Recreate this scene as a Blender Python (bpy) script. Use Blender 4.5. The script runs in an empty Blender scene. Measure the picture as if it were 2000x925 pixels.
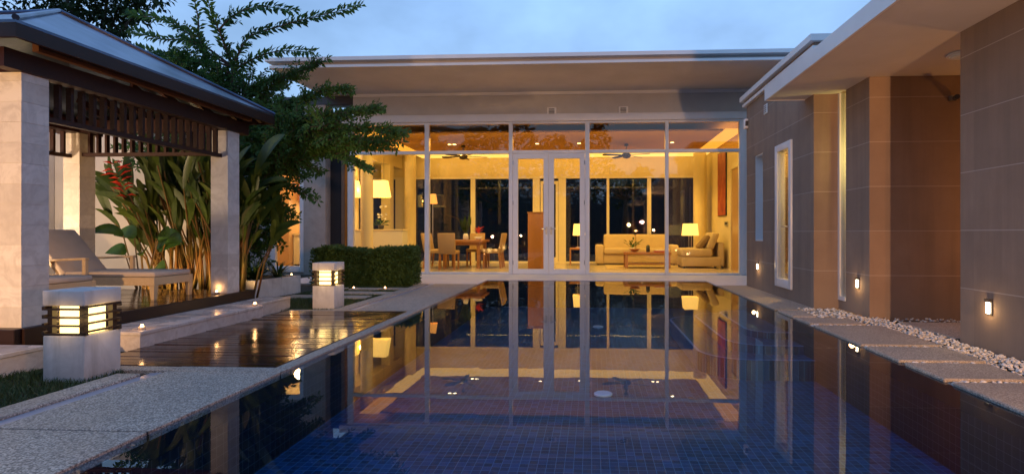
import bpy, bmesh, math, random
from mathutils import Vector, Matrix
random.seed(7)
R = math.radians
S = bpy.context.scene
COL = S.collection
OFF = {}

# ------------------------------------------------------------------ helpers
class MB:
    """collects polygons for ONE mesh object"""
    def __init__(self): self.v = []; self.f = []
    def add(self, vs, fs):
        n = len(self.v); self.v += [tuple(p) for p in vs]; self.f += [tuple(i + n for i in q) for q in fs]; return self
    def box(self, x0, x1, y0, y1, z0, z1):
        return self.add([(x0,y0,z0),(x1,y0,z0),(x1,y1,z0),(x0,y1,z0),(x0,y0,z1),(x1,y0,z1),(x1,y1,z1),(x0,y1,z1)],
                        [(0,3,2,1),(4,5,6,7),(0,1,5,4),(1,2,6,5),(2,3,7,6),(3,0,4,7)])
    def obox(self, c, ax, ay, az):
        c = Vector(c); ax = Vector(ax); ay = Vector(ay); az = Vector(az)
        P = [c + sx*ax + sy*ay + sz*az for sz in (-1,1) for sx, sy in ((-1,-1),(1,-1),(1,1),(-1,1))]
        return self.add(P, [(0,3,2,1),(4,5,6,7),(0,1,5,4),(1,2,6,5),(2,3,7,6),(3,0,4,7)])
    def bar(self, a, b, w, h, up=(0,0,1)):
        a = Vector(a); b = Vector(b); d = (b-a).normalized(); s = d.cross(Vector(up))
        if s.length < 1e-4: s = d.cross(Vector((1,0,0)))
        s.normalize(); u = s.cross(d)
        return self.obox((a+b)/2, (b-a)/2, s*w/2, u*h/2)
    def tube(self, pts, rad, n=8, cap=True):
        pts = [Vector(p) for p in pts]; m = len(pts)
        if not hasattr(rad, '__len__'): rad = [rad]*m
        vs = []; fs = []; ref = None
        for i, p in enumerate(pts):
            d = (pts[min(i+1,m-1)] - pts[max(i-1,0)]).normalized()
            if ref is None:
                ref = d.cross(Vector((0,0,1)))
                if ref.length < .05: ref = d.cross(Vector((1,0,0)))
            s = (ref - d*ref.dot(d)).normalized(); ref = s; t = d.cross(s)
            for k in range(n):
                a = 2*math.pi*k/n; vs.append(p + (s*math.cos(a)+t*math.sin(a))*rad[i])
        for i in range(m-1):
            for k in range(n):
                fs.append((i*n+k, i*n+(k+1)%n, (i+1)*n+(k+1)%n, (i+1)*n+k))
        if cap: fs.append(tuple(range(n-1,-1,-1))); fs.append(tuple((m-1)*n+k for k in range(n)))
        return self.add(vs, fs)
    def lathe(self, prof, c, n=24, caps=True):
        vs = []; fs = []
        for r, z in prof:
            for k in range(n):
                a = 2*math.pi*k/n; vs.append((c[0]+r*math.cos(a), c[1]+r*math.sin(a), c[2]+z))
        m = len(prof)
        for i in range(m-1):
            for k in range(n): fs.append((i*n+k, i*n+(k+1)%n, (i+1)*n+(k+1)%n, (i+1)*n+k))
        if caps: fs.append(tuple(range(n-1,-1,-1))); fs.append(tuple((m-1)*n+k for k in range(n)))
        return self.add(vs, fs)
    def prism(self, pts, z0, z1):
        n = len(pts)
        return self.add([(x,y,z0) for x,y in pts]+[(x,y,z1) for x,y in pts],
            [tuple(range(n-1,-1,-1)), tuple(range(n,2*n))]+[(i,(i+1)%n,n+(i+1)%n,n+i) for i in range(n)])
    def prismy(self, pts, y0, y1):   # outline in x,z
        n = len(pts)
        return self.add([(x,y0,z) for x,z in pts]+[(x,y1,z) for x,z in pts],
            [tuple(range(n)), tuple(range(2*n-1,n-1,-1))]+[(i,n+i,n+(i+1)%n,(i+1)%n) for i in range(n)])
    def leaf(self, p, d, nrm, L, W, fold=.25):
        """pointed folded leaf, 4 triangles"""
        p = Vector(p); d = Vector(d).normalized(); s = d.cross(Vector(nrm))
        if s.length < 1e-3: s = d.cross(Vector((.3,.9,.2)))
        s.normalize(); n = s.cross(d)
        a = p; b = p + d*L - n*L*.08; m = p + d*L*.5
        l = m + s*W/2 + n*W*fold; r = m - s*W/2 + n*W*fold
        return self.add([a, r, b, l, m], [(0,1,4),(1,2,4),(2,3,4),(3,0,4)])
    def ball(self, c, rx, ry=None, rz=None, n=12, m=8):
        ry = ry or rx; rz = rz or rx; vs = []; fs = []
        for i in range(m+1):
            t = math.pi*i/m
            for k in range(n):
                a = 2*math.pi*k/n
                vs.append((c[0]+rx*math.sin(t)*math.cos(a), c[1]+ry*math.sin(t)*math.sin(a), c[2]-rz*math.cos(t)))
        for i in range(m):
            for k in range(n): fs.append((i*n+k, i*n+(k+1)%n, (i+1)*n+(k+1)%n, (i+1)*n+k))
        return self.add(vs, fs)

def tag(o, label=None, cat=None, group=None, kind=None):
    if label: o['label'] = label
    if cat: o['category'] = cat
    if group: o['group'] = group
    if kind: o['kind'] = kind
    return o
def thing(name, label, cat, loc=(0,0,0), group=None, kind=None):
    o = bpy.data.objects.new(name, None); o.empty_display_size = .1; COL.objects.link(o)
    o.location = loc; OFF[o] = Vector(loc); return tag(o, label, cat, group, kind)
def obj(name, mb, mat, parent=None, loc=None, smooth=False, bevel=0, seg=2, label=None, clean=False):
    off = OFF[parent] if parent is not None else Vector(loc or (0,0,0))
    me = bpy.data.meshes.new(name)
    me.from_pydata([(x-off.x, y-off.y, z-off.z) for x,y,z in mb.v], [], mb.f)
    if clean:
        b = bmesh.new(); b.from_mesh(me); bmesh.ops.remove_doubles(b, verts=b.verts, dist=1e-5); b.to_mesh(me); b.free()
    me.materials.append(mat); me.update()
    if smooth: me.polygons.foreach_set('use_smooth', [True]*len(me.polygons))
    o = bpy.data.objects.new(name, me); COL.objects.link(o); OFF[o] = off
    if parent is not None: o.parent = parent
    else: o.location = off
    if bevel:
        md = o.modifiers.new('b','BEVEL'); md.width = bevel; md.segments = seg; md.limit_method = 'ANGLE'; md.angle_limit = R(40)
        if seg > 1: me.polygons.foreach_set('use_smooth', [True]*len(me.polygons))
    if label: o['label'] = label
    return o
def solo(name, mb, mat, label, cat, loc=(0,0,0), group=None, kind=None, **k):
    return tag(obj(name, mb, mat, None, loc, **k), label, cat, group, kind)
def struct(name, mb, mat, **k):
    o = obj(name, mb, mat, **k); o['kind'] = 'structure'; return o
def kids(o): return [c for c in bpy.data.objects if c.parent == o]
def dup(root, loc, rotz=0, label=None):
    r = root.copy(); COL.objects.link(r); r.location = loc; r.rotation_euler = (0,0,rotz)
    if label: r['label'] = label
    for ch in kids(root):
        c = ch.copy(); COL.objects.link(c); c.parent = r
        for g in kids(ch):
            d = g.copy(); COL.objects.link(d); d.parent = c
    return r

# ------------------------------------------------------------------ materials
class NT:
    def __init__(self, name):
        self.m = bpy.data.materials.new(name); self.m.use_nodes = True; self.t = self.m.node_tree; self.N = self.t.nodes
        self.b = self.N['Principled BSDF']; self.out = self.N['Material Output']; self._p = None
    def n(self, kind, **props):
        x = self.N.new(kind)
        for k, v in props.items(): setattr(x, k, v)
        return x
    def l(self, a, b): self.t.links.new(a, b)
    @property
    def pos(self):
        if self._p is None: self._p = self.n('ShaderNodeNewGeometry').outputs['Position']
        return self._p
    def mapped(self, scale):
        m = self.n('ShaderNodeVectorMath', operation='MULTIPLY'); self.l(self.pos, m.inputs[0]); m.inputs[1].default_value = scale; return m.outputs[0]
    def noise(self, scale, detail=4, rough=.55, vec=None, dist=0):
        x = self.n('ShaderNodeTexNoise'); x.inputs['Scale'].default_value = scale; x.inputs['Detail'].default_value = detail
        x.inputs['Roughness'].default_value = rough; x.inputs['Distortion'].default_value = dist
        self.l(vec if vec is not None else self.pos, x.inputs['Vector']); return x.outputs['Fac']
    def voro(self, scale, out='Color', vec=None, feature='F1'):
        x = self.n('ShaderNodeTexVoronoi', feature=feature); x.inputs['Scale'].default_value = scale
        self.l(vec if vec is not None else self.pos, x.inputs['Vector']); return x.outputs[out]
    def ramp(self, fac, stops, interp='LINEAR'):
        x = self.n('ShaderNodeValToRGB'); x.color_ramp.interpolation = interp; e = x.color_ramp.elements
        while len(e) < len(stops): e.new(.5)
        for q, (p, c) in zip(e, stops):
            q.position = p; q.color = (c[0],c[1],c[2],1) if hasattr(c,'__len__') else (c,c,c,1)
        self.l(fac, x.inputs[0]); return x.outputs[0]
    def math(self, op, a, b=None, c=None):
        x = self.n('ShaderNodeMath', operation=op)
        for i, q in enumerate((a,b,c)):
            if q is None: continue
            if isinstance(q, (int,float)): x.inputs[i].default_value = q
            else: self.l(q, x.inputs[i])
        return x.outputs[0]
    def mix(self, fac, a, b, mode='MIX'):
        x = self.n('ShaderNodeMix', data_type='RGBA', blend_type=mode)
        for s, q in ((x.inputs[0],fac),(x.inputs[6],a),(x.inputs[7],b)):
            if isinstance(q, (int,float)): s.default_value = q
            elif isinstance(q, tuple): s.default_value = (q[0],q[1],q[2],1)
            else: self.l(q, s)
        return x.outputs[2]
    def xyz(self):
        x = self.n('ShaderNodeSeparateXYZ'); self.l(self.pos, x.inputs[0]); return x.outputs
    def bump(self, h, strength=.3, dist=.01):
        x = self.n('ShaderNodeBump'); x.inputs['Strength'].default_value = strength; x.inputs['Distance'].default_value = dist
        self.l(h, x.inputs['Height']); self.l(x.outputs[0], self.b.inputs['Normal']); return x
    def set(self, color=None, rough=None, **k):
        for nme, v in (('Base Color',color),('Roughness',rough)):
            if v is None: continue
            if isinstance(v, tuple): self.b.inputs[nme].default_value = (v[0],v[1],v[2],1)
            elif isinstance(v, (int,float)): self.b.inputs[nme].default_value = v
            else: self.l(v, self.b.inputs[nme])
        for a, v in k.items(): self.b.inputs[a.replace('_',' ')].default_value = v
        return self.m

def plain(name, c, rough=.5, var=.12, scale=6, bump=0, bscale=60, **k):
    t = NT(name)
    f = t.noise(scale, 5)
    col = t.ramp(f, [(.25, tuple(x*(1-var) for x in c)), (.75, tuple(min(1,x*(1+var)) for x in c))])
    if bump: t.bump(t.noise(bscale, 3), bump, .004)
    return t.set(col, rough, **k)
def emit(name, c, s):
    t = NT(name); t.b.inputs['Emission Color'].default_value = (c[0],c[1],c[2],1); t.b.inputs['Emission Strength'].default_value = s
    return t.set(c, .5)
def frac_line(t, v, period, w, offset=0):
    """1 on a thin line every period"""
    a = t.math('ADD', v, offset + 1000*period); a = t.math('DIVIDE', a, period); a = t.math('FRACT', a)
    return t.math('LESS_THAN', a, w/period)
def cell(t, v, period, offset=0):
    a = t.math('ADD', v, offset + 1000*period); a = t.math('DIVIDE', a, period); return t.math('FLOOR', a)
def white(t, vec_parts):
    c = t.n('ShaderNodeCombineXYZ')
    for i, q in enumerate(vec_parts):
        if q is not None: t.l(q, c.inputs[i])
    w = t.n('ShaderNodeTexWhiteNoise'); t.l(c.outputs[0], w.inputs['Vector']); return w.outputs['Value']

M = {}
M['trim'] = plain('white_trim_paint', (.74,.73,.73), .35, .05, 3)
M['ledge'] = plain('white_ledge_paint', (.7,.69,.7), .5, .07, 5, .1)
M['render'] = plain('house_wall_render', (.52,.5,.48), .8, .08, 2.5, .15, 120)
M['soffit'] = plain('soffit_board', (.6,.57,.55), .8, .09, 1.5)
M['cream'] = plain('interior_cream_paint', (.74,.6,.32), .7, .05, 2)
M['ceil'] = plain('interior_ceiling_paint', (.62,.5,.36), .75, .03, 2); M['tray'] = plain('ceiling_tray_board', (.6,.44,.26), .75, .03, 2)
M['mull'] = plain('interior_cream_frame', (.78,.68,.48), .45, .04, 3)
M['stone_floor'] = plain('interior_floor_stone', (.55,.45,.28), .22, .12, 4)
M['dark_gap'] = plain('dark_recess', (.02,.02,.024), .7)
M['bronze'] = plain('bronze_trim', (.18,.1,.05), .4)
t = NT('stucco_taupe'); x, y, z = t.xyz()
ln = frac_line(t, z, .49, .007); f = t.noise(3.2, 6, .6); g = t.noise(240, 2)
st = t.noise(1, 5, .6, t.mapped((5,5,.35))); c = t.ramp(f, [(.25,(.28,.192,.142)),(.75,(.365,.258,.192))]); c = t.mix(t.math('MULTIPLY', g, .35), c, (.15,.11,.088)); c = t.mix(t.ramp(st, [(.48,0),(.72,.5)]), c, (.16,.12,.095)); dp = t.ramp(t.math('ADD', z, t.math('MULTIPLY', f, .35)), [(.18,.4),(.5,0)]); c = t.mix(dp, c, (.33,.27,.22)); blk = white(t, [cell(t, x, 1.2), cell(t, y, 1.2), cell(t, z, .49, .007)]); c = t.mix(t.math('MULTIPLY', blk, .38), c, (.17,.125,.1))
c = t.mix(t.math('MULTIPLY', ln, .5), c, (.55,.48,.44)); t.bump(g, .35, .004); M['stucco'] = t.set(c, .85)
t = NT('old_plaster'); f = t.noise(4, 8, .65); g = t.noise(1.3, 5)
c = t.ramp(f, [(.3,(.3,.25,.21)),(.7,(.54,.47,.41))]); c = t.mix(g, c, (.4,.35,.31)); t.bump(f, .2, .01); M['plaster'] = t.set(c, .85)
t = NT('sandstone_blocks'); x, y, z = t.xyz(); w = white(t, [cell(t, x, 5), cell(t, y, 1.3), cell(t, z, .152, -.262)])
f = t.noise(5, 8, .65, dist=2.2); c = t.ramp(w, [(0,(.54,.5,.46)),(1,(.66,.62,.58))]); c = t.mix(t.ramp(f, [(.42,0),(.62,.55)]), c, (.42,.38,.35))
t.bump(f, .1, .004); M['stone'] = t.set(c, .6)
t = NT('marble_step'); f = t.noise(4, 8, .65, dist=2); c = t.ramp(f, [(.3,(.5,.43,.38)),(.6,(.68,.62,.57)),(.8,(.45,.36,.31))])
t.bump(t.noise(25, 4), .06, .004); M['marble'] = t.set(c, t.ramp(t.noise(3,4), [(.35,.12),(.65,.4)]))
t = NT('wet_hardwood_deck'); x, y, z = t.xyz(); w = white(t, [None, cell(t, y, .0895, -.03)])
gv = t.mapped((3,60,60)); f = t.noise(3, 6, .6, gv)
c = t.ramp(f, [(.3,(.022,.007,.004)),(.7,(.065,.022,.011))]); c = t.mix(t.math('MULTIPLY', w, .5), c, (.035,.013,.008))
wet = t.noise(2.2, 5); t.bump(t.math('ADD', t.math('MULTIPLY', f, .3), t.noise(40,3)), .12, .003)
M['deck'] = t.set(c, t.ramp(wet, [(.35,.06),(.7,.22)]), Specular_IOR_Level=.4)
t = NT('dark_red_hardwood'); f = t.noise(5, 6, .6, t.mapped((8,8,60))); c = t.ramp(f, [(.3,(.014,.004,.003)),(.7,(.036,.009,.006))]); M['redwood'] = t.set(c, .5, Specular_IOR_Level=.3)
t = NT('varnished_fascia'); f = t.noise(5, 6, .6, t.mapped((30,3,60))); c = t.ramp(f, [(.3,(.010,.004,.003)),(.7,(.024,.008,.006))]); M['fascia'] = t.set(c, .42, Specular_IOR_Level=.3)
t = NT('teak'); f = t.noise(6, 6, .6, t.mapped((6,40,40))); c = t.ramp(f, [(.3,(.5,.36,.2)),(.7,(.66,.5,.31))]); M['teak'] = t.set(c, .45)
t = NT('zinc_roof'); x, y, z = t.xyz(); f = t.noise(3, 6); c = t.ramp(f, [(.3,(.05,.075,.12)),(.7,(.15,.19,.28))]); t.bump(f, .15, .01); M['zinc'] = t.set(c, .3, Metallic=.9)
def aggregate(name, k, wet, lo=.35):
    t = NT(name); c0 = t.voro(132, 'Color'); v = t.n('ShaderNodeSeparateColor'); t.l(c0, v.inputs[0]); d = t.voro(132, 'Distance')
    c = t.ramp(v.outputs[0], [(0,(.31*k*lo*1.9,.27*k*lo*1.9,.21*k*lo*1.9)),(.4,(.34*k,.29*k,.225*k)),(.75,(.45*k,.385*k,.3*k)),(1,(.58*k,.52*k,.42*k))])
    c = t.mix(t.ramp(d, [(.45,0),(.85,.8)]), c, (.12*k,.1*k,.085*k)); pt = t.noise(1.3, 6, .6); big = t.noise(.6, 3)
    c = t.mix(t.ramp(pt, [(.45,0),(.7,.5)]), c, (.16*k,.14*k,.12*k)); c = t.mix(t.ramp(big, [(.4,0),(.65,.3)]), c, (.2*k,.17*k,.14*k))
    t.bump(t.ramp(d, [(0,1),(.7,0)]), .4, .004)
    return t.set(c, t.ramp(pt, [(.4,.75),(.7,.42)]) if wet else .8)
M['agg'] = aggregate('exposed_aggregate', 1.4, True, .2)
M['agg_tan'] = aggregate('tan_aggregate_slab', 1.35, False, .5)
t = NT('sky_tinted_channel'); M['channel'] = t.set(plain('x',(.1,.1,.1)) and (.34,.36,.42), .3)  # bluish grey stands in for sky reflected in the wet slot
t = NT('soil'); f = t.noise(20, 6); M['soil'] = t.set(t.ramp(f, [(.3,(.012,.012,.007)),(.7,(.035,.035,.018))]), .95)
t = NT('grass_blade'); f = t.noise(9, 3); M['grass'] = t.set(t.ramp(f, [(.25,(.025,.055,.012)),(.6,(.05,.085,.018)),(.85,(.11,.105,.035))]), .6)
t = NT('pebble_white'); v = white(t, [cell(t, o, .035) for o in t.xyz()]); M['pebble'] = t.set(t.ramp(v, [(0,(.42,.4,.37)),(.5,(.64,.62,.58)),(1,(.82,.8,.76))]), .55)
def foliage(name, a, b, rough=.4, scale=3.0, tr=.25):
    t = NT(name); f = t.noise(scale, 3); g = t.noise(25, 2); f = t.math('ADD', t.math('MULTIPLY', f, .7), t.math('MULTIPLY', g, .3))
    c = t.ramp(f, [(.33,a),(.66,b)]); t.set(c, rough, Specular_IOR_Level=.25)
    tl = t.n('ShaderNodeBsdfTranslucent'); t.l(c, tl.inputs[0]); mx = t.n('ShaderNodeMixShader'); mx.inputs[0].default_value = tr
    t.l(t.b.outputs[0], mx.inputs[1]); t.l(tl.outputs[0], mx.inputs[2]); t.l(mx.outputs[0], t.out.inputs[0]); return t.m
M['leaf'] = foliage('tree_leaf', (.018,.06,.014), (.06,.145,.03), .6)
M['leaf2'] = foliage('far_tree_leaf', (.012,.026,.008), (.03,.055,.014), .6)
M['hedge'] = foliage('hedge_leaf', (.035,.08,.02), (.11,.19,.05), .5, 8)
M['heli'] = foliage('heliconia_leaf', (.018,.042,.008), (.07,.105,.02), .35, 2)
M['heli_stem'] = foliage('heliconia_stem', (.2,.075,.025), (.13,.13,.035), .45, 2.5, .1)
M['rubber'] = foliage('broad_leaf', (.025,.07,.018), (.06,.13,.03), .25, 2)
M['spider'] = foliage('strap_leaf', (.02,.055,.015), (.05,.1,.03), .4, 4)
M['petal'] = foliage('red_bract', (.42,.02,.015), (.62,.06,.02), .4, 5)
M['bark'] = plain('bark', (.075,.055,.04), .9, .4, 25, .5, 40)
t = NT('lantern_white_concrete'); f = t.noise(6, 8, .65, dist=.8); st = t.noise(1, 5, .6, t.mapped((14,14,1.6))); c = t.ramp(f, [(.3,(.54,.52,.49)),(.65,(.68,.66,.63))]); c = t.mix(t.ramp(st, [(.52,0),(.72,.5)]), c, (.36,.34,.3)); t.bump(t.noise(45, 4), .12, .004); M['lamp_conc'] = t.set(c, .7)
M['lamp_wood'] = plain('lantern_dark_wood', (.03,.018,.012), .5, .2, 20)
M['redwood_lit'] = plain('lit_redwood_purlin', (.09,.04,.02), .45)  # lighter redwood, the light on the beam is put into the colour
M['glow'] = emit('lantern_glow', (1,.72,.27), 3.2)
M['flame'] = emit('tealight_flame', (1,.55,.22), 16)
M['darkwall'] = plain('dark_wall_render', (.014,.014,.015), .9); M['leaf3'] = foliage('rear_shrub_leaf', (.004,.009,.004), (.012,.02,.007), .8, 3, .1)
M['cup'] = plain('tealight_cup', (.7,.55,.4), .2)
M['wl_glow'] = emit('wall_light_lens', (1,.85,.58), 9)
M['shade'] = emit('lampshade_glow', (1,.66,.16), 1.5)
M['shade2'] = emit('pendant_shade_glow', (1,.68,.17), 1.9)
M['bulbface'] = emit('downlight_face', (1,.8,.45), 14)
M['cove'] = emit('cove_glow', (1,.62,.13), 1.35)
M['shade3'] = emit('dim_shade_glow', (1,.5,.12), .7)
M['hood'] = emit('hood_light', (1,.85,.55), 10)
M['metal'] = plain('brushed_metal', (.5,.5,.5), .3, .05, 20, Metallic=.9)
M['dark_metal'] = plain('dark_metal', (.05,.045,.045), .4, .1)
M['cushion'] = plain('taupe_canvas', (.56,.46,.37), .9, .06, 10, .15, 300)
M['sofa'] = plain('beige_upholstery', (.55,.41,.22), .9, .06, 8, .15, 200)
M['pillow'] = plain('brown_pillow', (.24,.15,.06), .9, .1, 8, .15, 200)
M['woven'] = plain('woven_chair', (.42,.27,.13), .7, .12, 40, .4, 120)
t = NT('red_brown_timber'); f = t.noise(5, 6, .6, t.mapped((30,30,4))); M['timber'] = t.set(t.ramp(f, [(.3,(.32,.13,.03)),(.7,(.44,.19,.05))]), .3)
t = NT('light_oak'); f = t.noise(5, 6, .6, t.mapped((30,30,4))); M['oak'] = t.set(t.ramp(f, [(.3,(.42,.24,.09)),(.7,(.52,.31,.13))]), .35)
M['white_cab'] = plain('white_cabinet', (.75,.68,.5), .3, .03)
M['fan'] = plain('fan_dark_bronze', (.05,.035,.025), .4)
M['rug'] = plain('rug_wool', (.5,.36,.16), .95, .1, 30)
t = NT('painting_canvas'); f = t.noise(2.2, 7, .65, t.mapped((4,4,1)), 1.5); M['paint'] = t.set(t.ramp(f, [(.3,(.1,.008,.008)),(.5,(.36,.03,.012)),(.65,(.55,.16,.02)),(.8,(.2,.02,.01))]), .4)
t = NT('ceramic'); M['ceramic'] = t.set((.8,.75,.65), .15)
M['black'] = plain('black_plastic', (.02,.02,.02), .4)
M['frost'] = plain('frosted_pane', (.55,.56,.58), .5, .03)
M['vent'] = plain('vent_plastic', (.8,.8,.8), .5, .03)
M['disc'] = plain('pool_fitting_white', (.8,.86,.84), .3, .02)
M['granite'] = plain('black_granite', (.012,.012,.014), .2, .2, 30)
def schlick(t, f0, power=5.0, scale=1.0):
    lw = t.n('ShaderNodeLayerWeight'); lw.inputs[0].default_value = .5
    p = t.math('POWER', lw.outputs['Facing'], power); return t.math('MULTIPLY_ADD', p, (1-f0)*scale, f0)
def glass(name, tint, f0, rough=0.0):
    t = NT(name); t.N.remove(t.b); tr = t.n('ShaderNodeBsdfTransparent'); tr.inputs[0].default_value = (*tint,1)
    gl = t.n('ShaderNodeBsdfGlossy'); gl.inputs['Roughness'].default_value = rough
    mx = t.n('ShaderNodeMixShader'); t.l(schlick(t, f0), mx.inputs[0]); t.l(tr.outputs[0], mx.inputs[1]); t.l(gl.outputs[0], mx.inputs[2]); t.l(mx.outputs[0], t.out.inputs[0]); return t.m
M['glass'] = glass('window_glass', (.95,.96,.96), .05)
M['transom'] = glass('tinted_transom_glass', (.84,.72,.52), .06)
M['backglass'] = glass('rear_window_glass', (.8,.82,.86), .05)
t = NT('pool_water'); t.N.remove(t.b)
tr = t.n('ShaderNodeBsdfTransparent'); tr.inputs[0].default_value = (.52,.76,.96,1)
gl = t.n('ShaderNodeBsdfGlossy'); gl.inputs['Roughness'].default_value = .0
bp = t.n('ShaderNodeBump'); bp.inputs['Strength'].default_value = .06; bp.inputs['Distance'].default_value = .01
t.l(t.noise(2.2, 3, .5, t.mapped((1,.55,1)), .3), bp.inputs['Height']); t.l(bp.outputs[0], gl.inputs['Normal'])
mx = t.n('ShaderNodeMixShader'); t.l(schlick(t, .024, 4.9), mx.inputs[0])
t.l(tr.outputs[0], mx.inputs[1]); t.l(gl.outputs[0], mx.inputs[2]); t.l(mx.outputs[0], t.out.inputs[0]); M['water'] = t.m
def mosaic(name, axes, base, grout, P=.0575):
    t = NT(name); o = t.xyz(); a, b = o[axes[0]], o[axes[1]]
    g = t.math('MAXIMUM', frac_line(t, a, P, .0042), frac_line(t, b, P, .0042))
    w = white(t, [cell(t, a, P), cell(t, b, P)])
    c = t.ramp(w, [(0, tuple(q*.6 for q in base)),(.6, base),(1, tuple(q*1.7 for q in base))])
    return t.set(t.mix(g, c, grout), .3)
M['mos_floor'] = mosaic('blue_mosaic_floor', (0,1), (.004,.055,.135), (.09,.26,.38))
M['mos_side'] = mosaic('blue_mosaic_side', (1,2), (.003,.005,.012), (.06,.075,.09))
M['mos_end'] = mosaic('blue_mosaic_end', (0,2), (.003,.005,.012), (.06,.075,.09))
M['nosing'] = plain('pale_step_nosing', (.3,.42,.62), .4, .05)

# ------------------------------------------------------------------ ground, pool, paving (setting)
m = MB()
for (x0,x1,y0,y1) in ((-70,-2.08,-40,90),(2.24,70,-40,90),(-2.08,2.24,-40,-1.6),(-2.08,2.24,11.1,90)):
    m.add([(x0,y0,0),(x1,y0,0),(x1,y1,0),(x0,y1,0)], [(0,1,2,3)])
struct('ground', m, M['soil'])
PZ = -.52
m = MB(); m.add([(-2.08,-1.6,PZ),(2.24,-1.6,PZ),(2.24,11.1,PZ),(-2.08,11.1,PZ)], [(0,1,2,3)]); struct('pool_floor', m, M['mos_floor'])
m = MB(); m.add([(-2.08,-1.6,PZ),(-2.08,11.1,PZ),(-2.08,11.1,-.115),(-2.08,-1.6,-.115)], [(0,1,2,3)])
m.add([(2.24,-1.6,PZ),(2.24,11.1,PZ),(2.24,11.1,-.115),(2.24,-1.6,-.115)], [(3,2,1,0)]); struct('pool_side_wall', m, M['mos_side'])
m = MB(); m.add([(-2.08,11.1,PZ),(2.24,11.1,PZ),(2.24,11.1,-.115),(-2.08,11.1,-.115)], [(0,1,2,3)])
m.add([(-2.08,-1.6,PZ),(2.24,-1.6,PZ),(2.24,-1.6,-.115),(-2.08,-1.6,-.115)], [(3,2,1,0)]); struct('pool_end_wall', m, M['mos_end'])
m = MB()
m.add([(-2.08,-1.6,-.115),(-2.08,11.1,-.115),(-2.08,11.1,.014),(-2.08,-1.6,.014)], [(0,1,2,3)])
m.add([(2.24,-1.6,-.115),(2.24,11.1,-.115),(2.24,11.1,.014),(2.24,-1.6,.014)], [(3,2,1,0)])
m.add([(-2.08,11.1,-.115),(2.24,11.1,-.115),(2.24,11.1,.012),(-2.08,11.1,.012)], [(0,1,2,3)])
m.add([(-2.08,-1.6,-.115),(2.24,-1.6,-.115),(2.24,-1.6,.03),(-2.08,-1.6,.03)], [(3,2,1,0)])
struct('pool_granite_band', m, M['granite'])
m = MB(); m.add([(-2.0795,-1.599,0.016),(2.2395,-1.599,0.016),(2.2395,11.099,0.016),(-2.0795,11.099,0.016)], [(0,1,2,3)])
struct('pool_water', m, M['water'])
# D-shaped entry steps under the water at the right
def dshape(x0, y0, y1, r, n=10):
    p = [(2.24,y0)]
    p += [(x0+r-r*math.sin(a), y0+r-r*math.cos(a)) for a in [k*math.pi/2/n for k in range(n+1)]]
    p += [(x0+r-r*math.cos(a), y1-r+r*math.sin(a)) for a in [k*math.pi/2/n for k in range(n+1)]]
    return p + [(2.24,y1)]
m = MB(); nm = MB()
for i, (x0,y0,y1,r,zt) in enumerate(((1.15,5.72,8.75,.5,-.32),(1.48,6.02,8.5,.42,-.235),(1.8,6.42,8.25,.3,-.165))):
    P = dshape(x0,y0,y1,r); n = len(P); zb = PZ if i == 0 else (-.32,-.235)[i-1]
    m.add([(x,y,zb) for x,y in P]+[(x,y,zt) for x,y in P], [tuple(range(2*n-1,n-1,-1))]+[(k,n+k,n+(k+1)%n,(k+1)%n) for k in range(n-1)])
    Q = dshape(x0+.03,y0+.035,y1-.03,r-.03)
    nm.add([(x,y,zt+.004) for x,y in P]+[(x,y,zt+.004) for x,y in Q], [(k,k+1,n+k+1,n+k) for k in range(n-1)])
struct('pool_steps', m, M['mos_floor']); struct('pool_step_nosing', nm, M['nosing'])
for k, (x,y,lab) in enumerate(((.108,5.13,'large white round floor fitting nearest the viewer under the pool water'),(.105,8.8,'small white round floor fitting further up the pool, under the water'))):
    m = MB().lathe([(.085,0),(.085,.012),(.07,.02),(.02,.022)], (x,y,PZ+.002), 28)
    solo('pool_drain', m, M['disc'], lab, 'pool fitting', (x,y,PZ), 'round fittings in the pool floor', smooth=False)
# paving left of pool
def slabs(x0, x1, ys, z, g=.014, th=.05):
    m = MB()
    for a, b in zip(ys[:-1], ys[1:]): m.box(x0, x1, a+g/2, b-g/2, z-th, z)
    return m
m = slabs(-2.86, -2.079, (-1.6,.3,1.4,2.51,3.63), .03); m.box(-2.86,-2.079,3.634,3.752,-.02,.03)
mm = slabs(-2.86, -2.079, (6.62,8.1,9.4,10.12), .03); m.add(mm.v, mm.f); m.box(-2.185,-2.079,3.756,6.616,-.02,.03)
m.box(-3.6,-2.864,3.64,3.752,-.02,.028); m.box(-3.66,-2.19,6.535,6.616,-.02,.03)
struct('pool_coping', m, M['agg'], bevel=.003, seg=1)
m = MB()
for y in (.3,1.4,2.51,3.632,8.1,9.4): m.box(-2.858,-2.083,y-.006,y+.006,-.01,.0265)
struct('coping_joint', m, M['dark_gap'])
m = slabs(-3.15, -2.985, (-1.6,1.0,2.51,3.55), .03); m2 = slabs(-3.15, -2.985, (6.62,8.1,9.4,10.12), .03); m.add(m2.v, m2.f)
struct('kerb_strip', m, M['agg'], bevel=.006, seg=1)
m = MB().box(-2.985,-2.86,-1.6,3.638,-.02,.012).box(-2.985,-2.86,6.618,10.12,-.02,.012); struct('drain_channel', m, M['channel'])
m = MB().prism([(-2.085,11.1),(2.245,11.1),(2.245,10.12),(4.0,10.12),(4.0,12.62),(-6.0,12.62),(-6.0,10.125),(-2.085,10.125)], -.05, .028)
struct('threshold_ledge', m, M['ledge'])
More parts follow.
